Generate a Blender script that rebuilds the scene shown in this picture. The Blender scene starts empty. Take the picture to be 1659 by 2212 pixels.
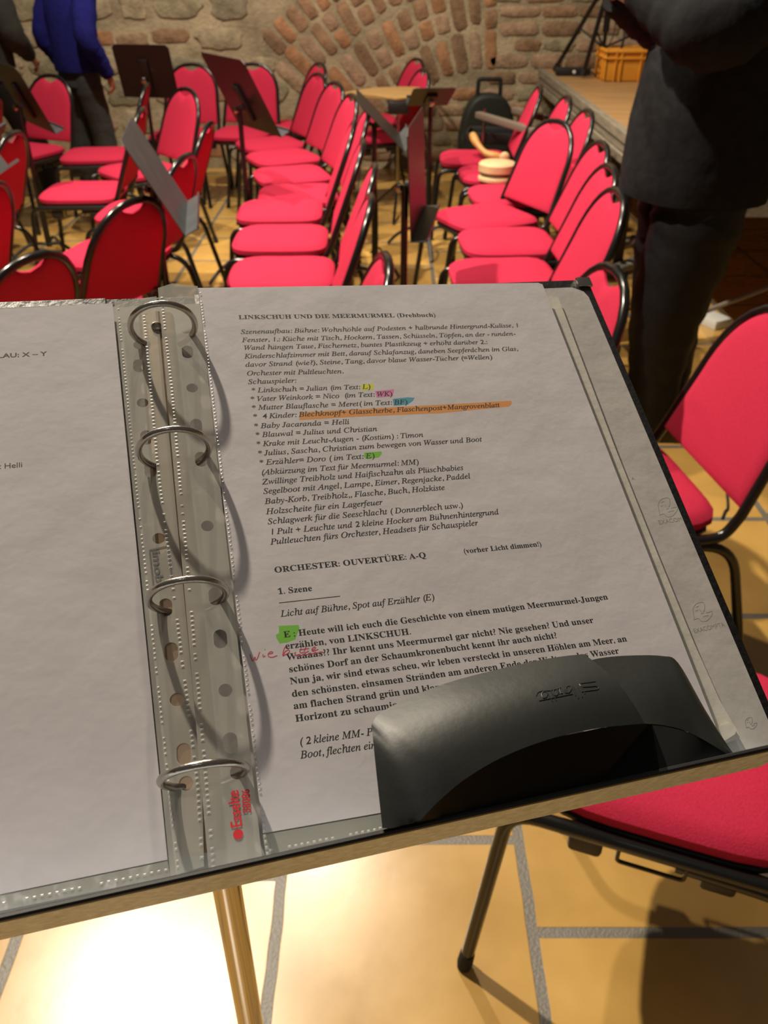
import bpy, bmesh, math, random
import numpy as np
from mathutils import Vector, Matrix, Euler
random.seed(7)
SC = bpy.context.scene
COL = SC.collection
PI = math.pi
R = math.radians

# ------------------------------------------------------------------ camera
W_, H_, F_ = 1659.0, 2212.0, 1830.0
PITCH = R(33.4)
CAMH = 1.55
CP, SP = math.cos(PITCH), math.sin(PITCH)
CAM = Vector((0, 0, CAMH))
RT, UP, FW = Vector((1, 0, 0)), Vector((0, SP, CP)), Vector((0, CP, -SP))
cd = bpy.data.cameras.new('camera')
cam = bpy.data.objects.new('camera', cd)
COL.objects.link(cam)
cam.matrix_world = Matrix(((RT.x, UP.x, -FW.x, CAM.x), (RT.y, UP.y, -FW.y, CAM.y), (RT.z, UP.z, -FW.z, CAM.z), (0, 0, 0, 1)))
cd.sensor_fit = 'VERTICAL'
cd.sensor_height = 36.0
cd.lens = F_ / H_ * 36.0
cd.clip_start = 0.01
cd.dof.use_dof = True
cd.dof.focus_distance = 0.41
cd.dof.aperture_fstop = 19.0
SC.camera = cam

# ------------------------------------------------------------------ light
SC.view_settings.view_transform = 'Standard'
SC.view_settings.look = 'None'
SC.view_settings.gamma = 1.0
SC.view_settings.use_curve_mapping = False
SC.view_settings.exposure = 0.0
SC.cycles.transparent_max_bounces = 24
SC.cycles.max_bounces = 6
world = bpy.data.worlds.new('world')
SC.world = world
world.use_nodes = True
bg = world.node_tree.nodes['Background']
bg.inputs[0].default_value = (1.0, 0.90, 0.78, 1)
bg.inputs[1].default_value = 0.08

def spot(name, loc, target, power, size, blend=0.6, radius=0.05, col=(1, 0.875, 0.69)):
    l = bpy.data.lights.new(name, 'SPOT')
    l.energy = power; l.spot_size = R(size); l.spot_blend = blend
    l.shadow_soft_size = radius; l.color = col
    o = bpy.data.objects.new(name, l); COL.objects.link(o)
    o.location = loc
    o.rotation_euler = (Vector(target) - Vector(loc)).to_track_quat('-Z', 'Y').to_euler()
    return o
spot('spot_lamp_or_fill', (-1.5, 2.75, 4.1), (-.35, 1.7, 0), 880, 128)
spot('spot_lamp_or_fill', (-0.6, 4.1, 4.3), (0.5, 2.9, 0), 390, 110)
spot('spot_lamp_or_fill', (-1.7, 5.0, 4.2), (-0.6, 6.3, .7), 470, 125)
spot('spot_lamp_or_fill', (-0.2, 5.7, 4.2), (0.8, 7.5, .8), 270, 120)
spot('spot_lamp_or_fill', (-0.6, -2.4, 3.7), (-0.6, -2.2, 0), 420, 84)  # unseen lamp added behind the camera, its floor bounce brightens the ledge
spot('spot_lamp_or_fill', (-0.3, -0.6, 3.4), (-0.1, 0.35, 1.3), 7, 40, col=(1, .92, .88))  # added weak fill light aimed at the page

# ------------------------------------------------------------------ helpers
def ray(px, py):
    return RT * ((px - W_ / 2) / F_) + UP * ((H_ / 2 - py) / F_) + FW
def on_z(px, py, z):
    r = ray(px, py); return CAM + r * ((z - CAMH) / r.z)
def on_y(px, py, y):
    r = ray(px, py); return CAM + r * (y / r.y)

def obj(name, bm, mats, parent=None, smooth=True, mw=None):
    me = bpy.data.meshes.new(name)
    if isinstance(bm, tuple):
        me.from_pydata(bm[0], [], bm[1])
    else:
        bmesh.ops.recalc_face_normals(bm, faces=bm.faces)
        bm.to_mesh(me); bm.free()
    for m in (mats if isinstance(mats, (list, tuple)) else [mats]):
        me.materials.append(m)
    if smooth:
        me.polygons.foreach_set('use_smooth', [True] * len(me.polygons))
        try: me.set_sharp_from_angle(angle=R(42))
        except Exception: pass
    o = bpy.data.objects.new(name, me); COL.objects.link(o)
    if parent: o.parent = parent
    if mw is not None: o.matrix_world = mw
    return o
def tag(o, label=None, cat=None, group=None, kind=None):
    if label: o['label'] = label
    if cat: o['category'] = cat
    if group: o['group'] = group
    if kind: o['kind'] = kind
    return o
def empty(name, loc=(0, 0, 0), rz=0.0, mw=None):
    o = bpy.data.objects.new(name, None); COL.objects.link(o)
    o.empty_display_size = 0.05
    if mw is not None: o.matrix_world = mw
    else: o.location = loc; o.rotation_euler = (0, 0, rz)
    return o
KIDS = {}
def copy_tree(o, parent=None):
    c = o.copy(); COL.objects.link(c)
    if parent: c.parent = parent
    for ch in o.children: copy_tree(ch, c)
    return c

def rounded(pts, rad, n=6):
    """polyline with its inner corners rounded"""
    pts = [Vector(p) for p in pts]; out = [pts[0]]
    for i in range(1, len(pts) - 1):
        r = rad[i - 1] if isinstance(rad, (list, tuple)) else rad
        a, b, c = pts[i - 1], pts[i], pts[i + 1]
        d = min(r, (a - b).length * .48, (c - b).length * .48)
        p, q = b + (a - b).normalized() * d, b + (c - b).normalized() * d
        for k in range(n + 1):
            t = k / n; out.append(p * (1 - t) ** 2 + b * 2 * t * (1 - t) + q * t * t)
    out.append(pts[-1]); return out
def tube(bm, pts, r, seg=10, cap=True, closed=False):
    pts = [Vector(p) for p in pts]; n = len(pts); rings = []
    rr = r if isinstance(r, (list, tuple)) else [r] * n
    prev = None
    for i in range(n):
        if closed: t = (pts[(i + 1) % n] - pts[i - 1])
        else: t = pts[min(i + 1, n - 1)] - pts[max(i - 1, 0)]
        t.normalize()
        if prev is None:
            ref = Vector((0, 0, 1)) if abs(t.z) < .9 else Vector((1, 0, 0))
            u = t.cross(ref).normalized()
        else:
            u = (prev - t * prev.dot(t)).normalized()
        prev = u; v = t.cross(u)
        rings.append([bm.verts.new(pts[i] + (u * math.cos(a) + v * math.sin(a)) * rr[i]) for a in [2 * PI * k / seg for k in range(seg)]])
    m = n if closed else n - 1
    for i in range(m):
        A, B = rings[i], rings[(i + 1) % n]
        for k in range(seg):
            bm.faces.new((A[k], A[(k + 1) % seg], B[(k + 1) % seg], B[k]))
    if cap and not closed:
        bm.faces.new(rings[0]); bm.faces.new(rings[-1])
def box(bm, lo, hi, bev=0.0, mat=None, seg=2):
    b = bmesh.new()
    bmesh.ops.create_cube(b, size=1)
    lo, hi = Vector(lo), Vector(hi)
    for v in b.verts: v.co = Vector([lo[i] + (v.co[i] + .5) * (hi[i] - lo[i]) for i in range(3)])
    if bev > 0: bmesh.ops.bevel(b, geom=list(b.edges), offset=bev, segments=seg, affect='EDGES', profile=.5)
    merge(bm, b, mat)
def merge(bm, b, mat=None, mi=0):
    mp = {}
    for v in b.verts: mp[v.index if False else v] = bm.verts.new(mat @ v.co if mat is not None else v.co)
    for f in b.faces:
        try:
            nf = bm.faces.new([mp[v] for v in f.verts]); nf.material_index = mi or f.material_index
        except ValueError: pass
    b.free()
def prism(bm, outline, z0, z1, bev=0.0, mat=None, seg=2):
    """2D outline (x,y) extruded z0..z1"""
    b = bmesh.new()
    f = b.faces.new([b.verts.new((x, y, z0)) for x, y in outline])
    g = bmesh.ops.extrude_face_region(b, geom=[f])
    for v in [e for e in g['geom'] if isinstance(e, bmesh.types.BMVert)]: v.co.z = z1
    if bev > 0:
        ed = [e for e in b.edges if abs(e.verts[0].co.z - e.verts[1].co.z) < 1e-9]
        bmesh.ops.bevel(b, geom=ed, offset=bev, segments=seg, affect='EDGES', profile=.5)
    merge(bm, b, mat)
def pillow(bm, outline, half, crown_f, crown_b, edge=.012, mat=None):
    """cushion: 2D outline with rounded rim and crowned faces along z"""
    cx = sum(p[0] for p in outline) / len(outline); cy = sum(p[1] for p in outline) / len(outline)
    def ring(k, z):
        out = []
        for x, y in outline:
            dx, dy = x - cx, y - cy; L = math.hypot(dx, dy) or 1
            s = max(0, (L - k)) / L
            p = Vector((cx + dx * s, cy + dy * s, z)); out.append(bm.verts.new(mat @ p if mat is not None else p))
        return out
    Ls = min(math.hypot(x - cx, y - cy) for x, y in outline)
    seq = [(Ls * .55, -half - crown_b), (edge * 2.2, -half - crown_b * .35), (edge * .8, -half * .82), (0, -half * .35), (0, half * .35), (edge * .8, half * .82), (edge * 2.2, half + crown_f * .35), (Ls * .55, half + crown_f)]
    rings = [ring(k, z) for k, z in seq]; n = len(outline)
    for A, B in zip(rings, rings[1:]):
        for k in range(n): bm.faces.new((A[k], A[(k + 1) % n], B[(k + 1) % n], B[k]))
    for rg, z in ((rings[0], -half - crown_b * 1.15), (rings[-1], half + crown_f * 1.15)):
        p = Vector((cx, cy, z)); c = bm.verts.new(mat @ p if mat is not None else p)
        for k in range(n): bm.faces.new((rg[k], rg[(k + 1) % n], c))
def lathe(bm, prof, seg=24, mat=None):
    rings = []
    for r, z in prof:
        rings.append([bm.verts.new((mat @ Vector((r * math.cos(a), r * math.sin(a), z))) if mat is not None else (r * math.cos(a), r * math.sin(a), z)) for a in [2 * PI * k / seg for k in range(seg)]])
    for A, B in zip(rings, rings[1:]):
        for k in range(seg): bm.faces.new((A[k], A[(k + 1) % seg], B[(k + 1) % seg], B[k]))
    bm.faces.new(rings[0]); bm.faces.new(rings[-1])
def crom(pts, n=8):
    P = [Vector(p) for p in pts]; out = []
    for i in range(len(P) - 1):
        a, b, c, d = P[max(i - 1, 0)], P[i], P[i + 1], P[min(i + 2, len(P) - 1)]
        for k in range(n):
            t = k / n
            out.append(.5 * ((2 * b) + (c - a) * t + (2 * a - 5 * b + 4 * c - d) * t * t + (3 * b - a - 3 * c + d) * t ** 3))
    out.append(P[-1]); return out

# ------------------------------------------------------------------ materials
def mat(name, col, rough=.5, metal=0.0, noise=0.0, nscale=20.0, bump=0.0, bscale=60.0, spec=.5, sheen=0.0, coat=0.0, col2=None, stretch=None):
    m = bpy.data.materials.new(name); m.use_nodes = True
    nt = m.node_tree; b = nt.nodes['Principled BSDF']
    b.inputs['Base Color'].default_value = (*col, 1); b.inputs['Roughness'].default_value = rough
    b.inputs['Metallic'].default_value = metal; b.inputs['Specular IOR Level'].default_value = spec
    if sheen: b.inputs['Sheen Weight'].default_value = sheen
    if coat: b.inputs['Coat Weight'].default_value = coat; b.inputs['Coat Roughness'].default_value = .15
    tc = nt.nodes.new('ShaderNodeTexCoord')
    src = tc.outputs['Object']
    if stretch:
        mp = nt.nodes.new('ShaderNodeMapping'); mp.inputs['Scale'].default_value = stretch
        nt.links.new(src, mp.inputs['Vector']); src = mp.outputs['Vector']
    if noise or col2:
        t = nt.nodes.new('ShaderNodeTexNoise'); t.inputs['Scale'].default_value = nscale; t.inputs['Detail'].default_value = 6
        nt.links.new(src, t.inputs['Vector'])
        rp = nt.nodes.new('ShaderNodeValToRGB')
        c2 = col2 or tuple(min(1, c * (1 + noise)) for c in col); c1 = tuple(c * (1 - noise) for c in col) if not col2 else col
        rp.color_ramp.elements[0].position = .3; rp.color_ramp.elements[1].position = .7
        rp.color_ramp.elements[0].color = (*c1, 1); rp.color_ramp.elements[1].color = (*c2, 1)
        nt.links.new(t.outputs['Fac'], rp.inputs['Fac']); nt.links.new(rp.outputs['Color'], b.inputs['Base Color'])
    if bump:
        t2 = nt.nodes.new('ShaderNodeTexNoise'); t2.inputs['Scale'].default_value = bscale; t2.inputs['Detail'].default_value = 5
        nt.links.new(src, t2.inputs['Vector'])
        bp = nt.nodes.new('ShaderNodeBump'); bp.inputs['Strength'].default_value = bump; bp.inputs['Distance'].default_value = .01
        nt.links.new(t2.outputs['Fac'], bp.inputs['Height']); nt.links.new(bp.outputs['Normal'], b.inputs['Normal'])
    return m
def film(name, tint, haze, hazecol, gloss=.06, rough=.18, bump=.0):
    m = bpy.data.materials.new(name); m.use_nodes = True
    nt = m.node_tree; nt.nodes.clear()
    out = nt.nodes.new('ShaderNodeOutputMaterial')
    tr = nt.nodes.new('ShaderNodeBsdfTransparent'); tr.inputs[0].default_value = (*tint, 1)
    df = nt.nodes.new('ShaderNodeBsdfDiffuse'); df.inputs[0].default_value = (*hazecol, 1)
    gl = nt.nodes.new('ShaderNodeBsdfGlossy'); gl.inputs['Roughness'].default_value = rough
    m1 = nt.nodes.new('ShaderNodeMixShader'); m1.inputs[0].default_value = haze
    m2 = nt.nodes.new('ShaderNodeMixShader'); m2.inputs[0].default_value = gloss
    nt.links.new(tr.outputs[0], m1.inputs[1]); nt.links.new(df.outputs[0], m1.inputs[2])
    nt.links.new(m1.outputs[0], m2.inputs[1]); nt.links.new(gl.outputs[0], m2.inputs[2])
    if bump:
        t = nt.nodes.new('ShaderNodeTexNoise'); t.inputs['Scale'].default_value = 60
        tc = nt.nodes.new('ShaderNodeTexCoord'); nt.links.new(tc.outputs['Object'], t.inputs['Vector'])
        bp = nt.nodes.new('ShaderNodeBump'); bp.inputs['Strength'].default_value = bump; bp.inputs['Distance'].default_value = .004
        nt.links.new(t.outputs['Fac'], bp.inputs['Height']); nt.links.new(bp.outputs['Normal'], gl.inputs['Normal'])
    nt.links.new(m2.outputs[0], out.inputs[0]); return m
M = dict(
    red=mat('red_fabric', (.51, .026, .068), .9, noise=.10, nscale=260, bump=.25, bscale=420, spec=.12),
    black_tube=mat('black_enamel', (.008, .008, .008), .22, spec=.6),
    black_plastic=mat('black_plastic', (.012, .012, .013), .5, noise=.3, nscale=30),
    stand_black=mat('stand_enamel', (.014, .012, .013), .40, noise=.15, nscale=9, spec=.5),
    stand_grey=mat('stand_grey', (.050, .056, .062), .45, noise=.15, nscale=12),
    rubber=mat('rubber', (.01, .01, .01), .8),
    chrome=mat('chrome', (.50, .47, .43), .12, 1.0),
    nickel=mat('nickel', (.48, .45, .40), .24, 1.0, bump=.05, bscale=300),
    reflect_rail=mat('rail_warm_reflection', (.42, .31, .21), .35, 1.0),  # nickel rail, the floor's warm reflection is put into its colour
    paper=mat('white_paper', (.575, .545, .585), .85, noise=.025, nscale=25, bump=.12, bscale=22, spec=.2),
    lining=mat('grey_lining_paper', (.42, .40, .385), .85, noise=.06, nscale=60, bump=.1, bscale=40, spec=.2),
    strip=mat('cream_paper', (.50, .48, .43), .85, noise=.04, nscale=30, bump=.15, bscale=30, spec=.2),
    cover=mat('binder_cover', (.010, .010, .011), .42, bump=.15, bscale=220),
    ink=mat('black_ink', (.012, .011, .010), .7),
    faint=mat('grey_print', (.24, .22, .21), .8),
    greyink=mat('grey_ink', (.13, .125, .12), .7),
    redink=mat('red_ink', (.62, .02, .03), .6),
    pen=mat('red_pen', (.55, .06, .10), .7),
    hl_y=mat('yellow_marker', (.62, .62, .05), .8), hl_p=mat('pink_marker', (.62, .20, .40), .8),
    hl_b=mat('blue_marker', (.08, .30, .42), .8), hl_o=mat('orange_marker', (.66, .28, .09), .8),
    hl_g=mat('green_marker', (.17, .47, .05), .8),
    ledge=mat('ledge_metal', (.52, .60, .70), .45, .1, noise=.25, nscale=260, bump=.08, bscale=500),
    lamp=mat('lamp_plastic', (.013, .0155, .014), .46, noise=.12, nscale=25, bump=.02, bscale=200),
    lamp_in=mat('lamp_inside', (.004, .004, .004), .75, spec=.2),
    film=film('clear_film', (.97, .97, .96), .0, (.5, .5, .5), .012, .2, .1),
    milky=film('milky_film', (.82, .81, .78), .50, (.56, .55, .50), .07, .22, .6),
    seam=film('weld_film', (.85, .85, .83), .5, (.66, .65, .61), .12, .3),
    blue=mat('blue_fleece', (.014, .016, .14), .95, noise=.15, nscale=40, bump=.3, bscale=60, spec=.1),
    jeans=mat('dark_jeans', (.035, .037, .036), .9, noise=.25, nscale=40, bump=.3, bscale=30),
    skin=mat('skin', (.42, .20, .13), .55, noise=.06, nscale=40),
    boot=mat('black_boot', (.012, .013, .014), .4),
    dark_cloth=mat('dark_green_cloth', (.020, .022, .018), .9, noise=.2, nscale=20, bump=.3, bscale=30),
    shirt=mat('charcoal_shirt', (.017, .017, .019), .9, noise=.2, nscale=30, bump=1.0, bscale=9, spec=.08),
    trousers=mat('black_trousers', (.006, .0065, .008), .6, noise=.2, nscale=30, bump=.5, bscale=12, spec=.25),
    hair=mat('brown_hair', (.05, .03, .018), .7, bump=.5, bscale=80, stretch=(1, 1, .2)),
    white_cloth=mat('white_cuff', (.5, .5, .56), .9),
    deck=mat('stage_boards', (.34, .19, .075), .55, noise=.18, nscale=6, bump=.05, stretch=(.4, 6, 1)),
    trim=mat('grey_wood_trim', (.20, .17, .125), .7, noise=.25, nscale=14, stretch=(4, .5, 4), bump=.1),
    dark_wood=mat('dark_wood', (.035, .025, .017), .7, noise=.2),
    crate=mat('orange_plastic', (.72, .30, .025), .5, noise=.08, nscale=8),
    woodtop=mat('light_wood', (.42, .25, .09), .5, noise=.15, nscale=10, stretch=(1, 8, 1)),
    caramel=mat('caramel_wood', (.52, .27, .075), .5, noise=.12, nscale=30),
    palewood=mat('pale_wood', (.62, .44, .24), .55, noise=.1, nscale=20),
    greenband=mat('green_band', (.16, .15, .07), .7),
    bag=mat('dark_green_bag', (.010, .014, .012), .6, bump=.1),
    white=mat('white_label', (.6, .6, .58), .7),
    beige_metal=mat('beige_metal', (.23, .19, .155), .45, .3),
    grey_box=mat('grey_plastic', (.28, .28, .25), .6, noise=.1),
    led=mat('white_led', (.8, .8, .8), .4),
)

# ================================================================== setting
WALL_Y = 7.75
def floor_material():
    m = bpy.data.materials.new('floor_tiles'); m.use_nodes = True
    nt = m.node_tree; b = nt.nodes['Principled BSDF']; N = nt.nodes.new; L = nt.links.new
    tc = N('ShaderNodeTexCoord'); sp = N('ShaderNodeSeparateXYZ'); L(tc.outputs['Object'], sp.inputs[0])
    def math_(op, a, bb):
        n = N('ShaderNodeMath'); n.operation = op; L(a, n.inputs[0]); n.inputs[1].default_value = bb; return n.outputs[0]
    nz = N('ShaderNodeTexNoise'); nz.inputs['Scale'].default_value = 5; L(tc.outputs['Object'], nz.inputs['Vector'])
    v = math_('ADD', sp.outputs['X'], -.282)
    col = N('ShaderNodeMath'); col.operation = 'FLOOR'; L(math_('DIVIDE', v, .488), col.inputs[0]); col = col.outputs[0]
    def madd(a, m, c):
        n = N('ShaderNodeMath'); n.operation = 'MULTIPLY_ADD'; L(a, n.inputs[0]); n.inputs[1].default_value = m; n.inputs[2].default_value = c; return n.outputs[0]
    q0 = N('ShaderNodeMath'); q0.operation = 'MULTIPLY_ADD'; L(madd(col, -.0207, -.353), q0.inputs[0]); L(col, q0.inputs[1]); q0.inputs[2].default_value = .2557
    qa = q0.outputs[0]; qm = N('ShaderNodeMath'); qm.operation = 'MULTIPLY'; L(qa, qm.inputs[0]); L(col, qm.inputs[1])
    sh = madd(qm.outputs[0], -.488, -.848 * .488 + 40 * .488)
    ua = N('ShaderNodeMath'); ua.operation = 'ADD'; L(sp.outputs['Y'], ua.inputs[0]); L(sh, ua.inputs[1]); u = ua.outputs[0]
    wob = math_('MULTIPLY_ADD', nz.outputs['Fac'], .012); wob.node.inputs[2].default_value = -.006
    ad = N('ShaderNodeMath'); ad.operation = 'ADD'; L(v, ad.inputs[0]); L(wob, ad.inputs[1])
    cb = N('ShaderNodeCombineXYZ'); L(u, cb.inputs[0]); L(ad.outputs[0], cb.inputs[1])
    br = N('ShaderNodeTexBrick'); br.offset = 0.0; br.offset_frequency = 2; br.squash = 1
    for k, val in (('Scale', 1), ('Mortar Size', .0115), ('Mortar Smooth', .12), ('Bias', 0), ('Brick Width', .488), ('Row Height', .488)): br.inputs[k].default_value = val
    br.inputs['Color1'].default_value = (.60, .365, .100, 1); br.inputs['Color2'].default_value = (.54, .325, .085, 1); br.inputs['Mortar'].default_value = (.16, .145, .12, 1)
    L(cb.outputs[0], br.inputs['Vector'])
    n1 = N('ShaderNodeTexNoise'); n1.inputs['Scale'].default_value = 4.0; n1.inputs['Detail'].default_value = 7; L(tc.outputs['Object'], n1.inputs['Vector'])
    rp = N('ShaderNodeValToRGB'); rp.color_ramp.elements[0].position = .3; rp.color_ramp.elements[0].color = (.78, .74, .70, 1)
    rp.color_ramp.elements[1].position = .7; rp.color_ramp.elements[1].color = (1.06, 1.05, 1.03, 1); L(n1.outputs['Fac'], rp.inputs['Fac'])
    mx = N('ShaderNodeMix'); mx.data_type = 'RGBA'; mx.blend_type = 'MULTIPLY'; mx.inputs[0].default_value = 1
    L(br.outputs['Color'], mx.inputs[6]); L(rp.outputs['Color'], mx.inputs[7]); L(mx.outputs[2], b.inputs['Base Color'])
    # gritty pale specks in the grout
    n2 = N('ShaderNodeTexNoise'); n2.inputs['Scale'].default_value = 170; n2.inputs['Detail'].default_value = 3; L(tc.outputs['Object'], n2.inputs['Vector'])
    r2 = N('ShaderNodeMapRange'); r2.inputs[1].default_value = .2; r2.inputs[2].default_value = .8; r2.inputs[3].default_value = .21; r2.inputs[4].default_value = .34
    L(n1.outputs['Fac'], r2.inputs[0])
    mr = N('ShaderNodeMix'); mr.data_type = 'FLOAT'; L(br.outputs['Fac'], mr.inputs[0]); L(r2.outputs[0], mr.inputs[2]); mr.inputs[3].default_value = .5
    L(mr.outputs[0], b.inputs['Roughness'])
    hm = N('ShaderNodeMix'); hm.data_type = 'FLOAT'; L(br.outputs['Fac'], hm.inputs[0])
    hs = math_('MULTIPLY', n1.outputs['Fac'], .25); hs2 = math_('ADD', hs, .75); b.inputs['Specular IOR Level'].default_value = .85; L(hs2, hm.inputs[2])
    gs = math_('MULTIPLY', n2.outputs['Fac'], .5); L(gs, hm.inputs[3])
    bp = N('ShaderNodeBump'); bp.inputs['Strength'].default_value = .5; bp.inputs['Distance'].default_value = .006
    L(hm.outputs[0], bp.inputs['Height']); L(bp.outputs['Normal'], b.inputs['Normal'])
    return m
bm = bmesh.new()
box(bm, (-5.2, -5.2, -.08), (5.4, WALL_Y + .12, 0))
tag(obj('floor', bm, floor_material(), smooth=False), kind='structure')

WM = [mat('mortar', (.36, .295, .195), .95, noise=.32, nscale=6, bump=.9, bscale=40, spec=.2)]
for nm, c in (('brick_orange', (.36, .19, .10)), ('brick_brown', (.30, .185, .11)), ('brick_rose', (.35, .235, .155)), ('brick_dark', (.235, .15, .09)),
              ('stone_olive', (.295, .255, .165)), ('stone_grey', (.25, .22, .15)), ('stone_sand', (.355, .29, .195))):
    WM.append(mat(nm, c, .95, noise=.3, nscale=14, bump=.8, bscale=45, spec=.2))
rw = random.Random(3)
def block(bm, cx, cz, w, h, ang, mi, dep=.009, sq=8.0, n=18, rnd=rw):
    ca, sa = math.cos(ang), math.sin(ang); rings = []
    jit = [1 + rnd.uniform(-.06, .06) * (2 if mi >= 5 else 1) for _ in range(n)]
    for k, (s, d) in enumerate(((1.0, 0.004), (.97, -dep * .7), (.86, -dep))):
        ring = []
        for i in range(n):
            t = 2 * PI * (i + .5) / n; c, si = math.cos(t), math.sin(t)
            q = (abs(c) ** sq + abs(si) ** sq) ** (-1 / sq) * jit[i]
            x, z = c * q * w / 2, si * q * h / 2
            x -= math.copysign(min(abs(x), (1 - s) * h / 2), x); z -= math.copysign(min(abs(z), (1 - s) * h / 2), z)
            ring.append(bm.verts.new((cx + x * ca - z * sa, WALL_Y + d, cz + x * sa + z * ca)))
        rings.append(ring)
    for A, B in zip(rings, rings[1:]):
        for i in range(n):
            f = bm.faces.new((A[i], A[(i + 1) % n], B[(i + 1) % n], B[i])); f.material_index = mi
    f = bm.faces.new(rings[-1]); f.material_index = mi
bm = bmesh.new()
box(bm, (-5.2, WALL_Y, 0), (5.4, WALL_Y + .12, 3.4))
ac = on_y(1075, 575, WALL_Y); ax, az = ac.x, ac.z
R1, R2 = 1.62, 2.78
def in_ring(x, z):
    d = math.hypot(x - ax, z - az); a = math.degrees(math.atan2(z - az, x - ax))
    return R1 - .06 < d < R2 + .05 and 93 < a < 139
for r0 in (R1, R1 + .31, R1 + .62, R1 + .90):
    L = .29 if r0 < R1 + .85 else .22
    a = 94.0
    while a < 138:
        th = rw.uniform(.085, .11); da = math.degrees((th + .03) / (r0 + .1))
        rr = r0 + L / 2 + rw.uniform(-.02, .02); am = R(a + da / 2)
        if rw.random() < .3:
            for q in (-1, 1): block(bm, ax + (rr + q * L * .26) * math.cos(am), az + (rr + q * L * .26) * math.sin(am), L * .45, th, am, rw.choice((1, 2, 2, 3)))
        else:
            block(bm, ax + rr * math.cos(am), az + rr * math.sin(am), L * rw.uniform(.86, 1), th, am + rw.uniform(-.02, .02), rw.choice((1, 2, 2, 3, 4)))
        a += da
z = .06
while z < 2.7:
    h = rw.uniform(.085, .10); x = ax - 2.0 + rw.uniform(0, .2)
    while x < 4.4:
        w = rw.choice((.28, .30, .15, .26, .22)) * rw.uniform(.9, 1.05); c = x + w / 2
        if not in_ring(c, z + h / 2) and (math.hypot(c - ax, z + h / 2 - az) < R1 + .05 or c > ax - .1):
            mi = rw.choice((1, 2, 2, 3, 3, 4, 5)) if z > .35 else rw.choice((5, 6, 7, 2))
            block(bm, c, z + h / 2, w, h * rw.uniform(.85, 1.05), rw.uniform(-.02, .02), mi, sq=rw.choice((5, 8, 10)))
        x += w + rw.uniform(.018, .032)
    z += h + rw.uniform(.022, .03)
z = .05
while z < 2.8:
    h = rw.choice((.11, .15, .19, .24)); x = -5.0 + rw.uniform(0, .3)
    while x < ax - .2:
        brick = rw.random() < (.28 if x < -1.2 else .45)
        w = rw.uniform(.2, .30) if brick else rw.uniform(.16, .46); c = x + w / 2
        d = math.hypot(c - ax, z + h / 2 - az)
        if not in_ring(c, z + h / 2) and d > R1 and not in_ring(c + w / 2, z + h / 2):
            if brick: block(bm, c, z + h / 2 + rw.uniform(-.02, .02), w, min(h, .1), rw.uniform(-.05, .05), rw.choice((1, 2, 3)), sq=6)
            else: block(bm, c, z + h / 2, w * .9, h * rw.uniform(.8, 1), rw.uniform(-.06, .06), rw.choice((5, 5, 6, 7, 7)), dep=.014, sq=rw.uniform(2.5, 8))
        x += w + rw.uniform(.02, .05)
    z += h + rw.uniform(.02, .04)
tag(obj('wall_back', bm, WM), kind='structure')
bm = bmesh.new(); box(bm, (-5.32, -5.2, 0), (-5.2, WALL_Y + .12, 3.4))
tag(obj('wall_left', bm, WM[7], smooth=False), kind='structure')
bm = bmesh.new(); box(bm, (5.4, -5.2, 0), (5.52, WALL_Y + .12, 3.4))
tag(obj('wall_right', bm, WM[7], smooth=False), kind='structure')

# ------------------------------------------------------------------ stage
ST = .77
SX, SY = 1.25, 3.66
t = tag(empty('stage_platform', (SX, SY, 0)), 'low wooden stage with grey edge trim at the right below the brick wall', 'stage')
bm = bmesh.new(); box(bm, (.05, .05, ST - .045), (2.6, WALL_Y - SY - .03, ST), .004); obj('deck', bm, M['deck'], t, smooth=False)
bm = bmesh.new()
for k, (z0, z1, d) in enumerate(((ST - .05, ST + .003, 0), (ST - .10, ST - .055, .012), (ST - .15, ST - .105, .0))):
    box(bm, (d, .0, z0), (.05, WALL_Y - SY - .03, z1), .004)
obj('edge_trim', bm, M['trim'], t, smooth=False)
bm = bmesh.new(); box(bm, (.05, 0, ST - .15), (2.6, .05, ST + .003), .004); obj('end_board', bm, M['trim'], t, smooth=False)
for x in (.12, 1.3, 2.5):
    for y in (.12, 1.3, 2.6, 3.85):
        bm = bmesh.new(); box(bm, (x - .025, y - .025, 0), (x + .025, y + .025, ST - .045), .004); obj('leg', bm, M['dark_wood'], t)
bm = bmesh.new()
bm.free()
for y in (.12, 1.3, 2.6, 3.85):
    bm = bmesh.new(); tube(bm, [(.12, y, .12), (1.3, y, .62)], .012, 8); obj('brace', bm, M['beige_metal'], t)

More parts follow.
